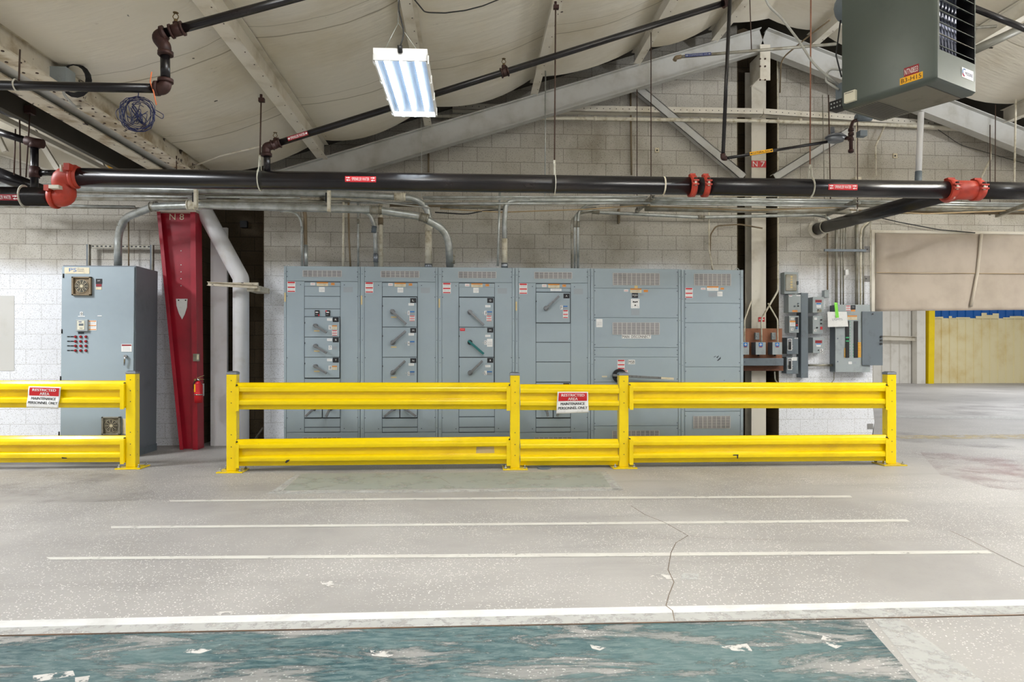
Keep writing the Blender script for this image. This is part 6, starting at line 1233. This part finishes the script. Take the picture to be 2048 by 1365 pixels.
for px_, r_, top_, m_, lab, zb_ in ((1655, .011, 440, 'conduit_brown', 'thin brown conduit ending at the small pale junction box', 580), (1672.5, .020, 455, 'zinc_old', 'thick grey conduit into the panelboard, leftmost of the cluster', 610), (1681.5, .011, 452, 'zinc_old', 'thin conduit right of the leftmost thick one', 610), (1686.5, .011, 450, 'zinc_old', 'thin conduit third in the cluster over the panelboard', 610),
        (1691, .010, 452, 'zinc_old', 'thin conduit fourth in the cluster, near the small plate', 500), (1713.5, .024, 442, 'zinc_old', 'thick grey conduit in the middle of the cluster', 610), (1721, .014, 440, 'conduit_cream', 'pale conduit right of the middle thick one', 610), (1726.5, .012, 440, 'zinc_old', 'thin grey conduit at the right of the cluster', 610)):
    pts = [P(px_, zb_, 9.756), P(px_, 478, 9.756)]+([P(px_+2, 455, 9.756), P(px_+16, 444, 9.716)] if px_ > 1715 else [P(px_, top_, 9.756)]); cond(pts, r_, m_, lab, .12, group='conduit cluster over the panelboard')
b = MB('zinc_old'); b.box(XX(1649, 9.716), XX(1732, 9.716), 9.706, 9.736, P(1, 488, 9.716).z, P(1, 483, 9.716).z, 'box_dark'); solo('strut_channel', b, 'dark level channel clamping the conduit cluster to the wall', 'channel')
rod([P(1741, 446, 9.786), P(1741, 620, 9.786)], .008, 'conduit_cream', 'thin cream tube beside the opening frame', 'conduit', 'conduit')
b = MB('white_label'); b.prism([P(1691, 540, 9.716), P(1697, 539, 9.716), P(1697, 550, 9.716), P(1691, 551, 9.716)], (0, .04, 0)); solo('wall_plate', b, 'small white outlet plate hanging crooked in the conduit cluster', 'plate')
# panelboard
dep = .17; Yf = YW-dep; g = Face(Yf, 1705); x0, x1, z0, z1 = g.x(1670.5), g.x(1740), g.z(745), g.z(609.7)
rt = thing('panelboard', 'grey breaker panelboard with its door standing open to the right', 'panelboard', ((x0+x1)/2, Yf+dep/2, z0))
b = MB('box_dark'); b.box(x0+.01, x1-.01, Yf+.005, YW, z0+.005, z1-.005); build('enclosure', b, rt); b = MB('box_grey'); b.box(x0, x1, Yf-.004, Yf+.006, z0, z1); tr_ = build('trim_plate', b, rt, .003)
b = MB('heater_under'); r_ = rr(1175, 580, 1318, 1100); g.rect(b, *r_, .006, .003, 'box_grey'); o_ = build('dead_front', b, rt)
for cx0_, cx1_, side in ((1152, 1194, 0), (1245, 1290, 1)):
    b = MB('black_label'); g.rect(b, *rr(cx0_, 668, cx1_, 1070), .010, .005); bb = build('breaker_bank', b, rt)
    for k in range(21):
        y = 672+k*19; b = MB('ink'); m_ = 'green_led' if (side == 0 and k in (9, 11)) else 'ink'; g.rect(b, *rr(cx0_+4, y, cx1_-4, y+13), .022 if m_ == 'ink' else .014, .012, m_); build('breaker', b, bb)
b = MB('green_led')
for k in range(13): 
    g.rect(b, *rr(1198, 672+k*31, 1206, 680+k*31), .008, .002)
    if k > 7: g.rect(b, *rr(1232, 672+k*31, 1242, 680+k*31), .008, .002)
build('circuit_marker', b, o_); b = MB('yellow_label')
for k in range(12): g.rect(b, *rr(1289, 902+k*14, 1322, 911+k*14), .016, .006)
for k in range(7): g.rect(b, *rr(1140, 966+k*15, 1150, 974+k*15), .016, .006)
build('lockout_tab', b, o_)
paper(g, *rr(1175, 608, 1278, 655), o_, 'cream_label', 2, o=.011, head='orange_label'); warn(g, *rr(1157, 500, 1206, 556), tr_, .006); b = MB('black_label'); g.rect(b, *rr(1208, 495, 1262, 544), .006, .002); x, y = B_(1220, 508); g.text(b, 'TB2', x, y, x+5.5, y+3, .008, 'ghost_label'); g.rect(b, *rr(1212, 545, 1258, 565), .006, .002, 'orange_label'); build('name_plate', b, tr_)
paper(g, *rr(1185, 1113, 1222, 1140), tr_, lines=1, o=.006); paper(g, *rr(1234, 1113, 1270, 1140), tr_, 'ghost_label', lines=1, o=.006)
for cx_, cy_ in ((1068, 860), (1068, 1112)): b = MB('box_dark'); x, y = B_(cx_, cy_); g.dot(b, x, y, .010, .007, .006, None, 12); build('screw', b, tr_)
hx = g.x(1722.5); hz0, hz1 = g.z(731), g.z(623.5); b = MB('box_dark'); b.prism([(hx, Yf-.012, hz0), (g.x(1760.5), Yf-.05, hz0), (g.x(1760.5), Yf-.05, hz1), (hx, Yf-.012, hz1)], (0, -.012, 0)); dr = build('door', b, rt, .003)
b = MB('ink'); x, y = B_(1512, 880); 
for dz_ in (-.05, .0, .05): b.cyl((g.x(x), Yf-.072, g.z(y)+dz_), (g.x(x), Yf-.058, g.z(y)+dz_), .016, n=12)
x, y = B_(1425, 593); b.cyl((g.x(x), Yf-.06, g.z(y)), (g.x(x), Yf-.05, g.z(y)), .009, n=12); build('latch', b, dr)
# paper sign taped on the panelboard
rt = thing('paper_sign', 'white paper sheet hand lettered LIGHTS hanging on the panelboard', 'sign', P(1675, 654, Yf-.03)); q = [P(1654.8, 624, Yf-.035), P(1693.5, 624, Yf-.035), P(1696.5, 653.5, Yf-.05), P(1656, 654.5, Yf-.05)]
b = MB('white_label'); b.prism(q, (0, .001, 0)); build('sheet', b, rt)
b = MB('grey_ink'); b.text('LIGHTS', lambda u, v: (q[3]*(1-(.22+.52*u))+q[2]*(.22+.52*u))*(1-(.42+.14*v))+(q[0]*(1-(.22+.52*u))+q[1]*(.22+.52*u))*(.42+.14*v)+Vector((0, -.002, 0)), 'grey_ink'); build('lettering', b, rt)
b = MB('green_tape'); b.prism([P(1668.3, 605.5, Yf-.012), P(1674.5, 606, Yf-.012), P(1678, 635.5, Yf-.05), P(1671.5, 636, Yf-.05)], (0, -.001, 0)); solo('green_tape', b, 'strip of bright green tape holding up the white paper sheet', 'tape')
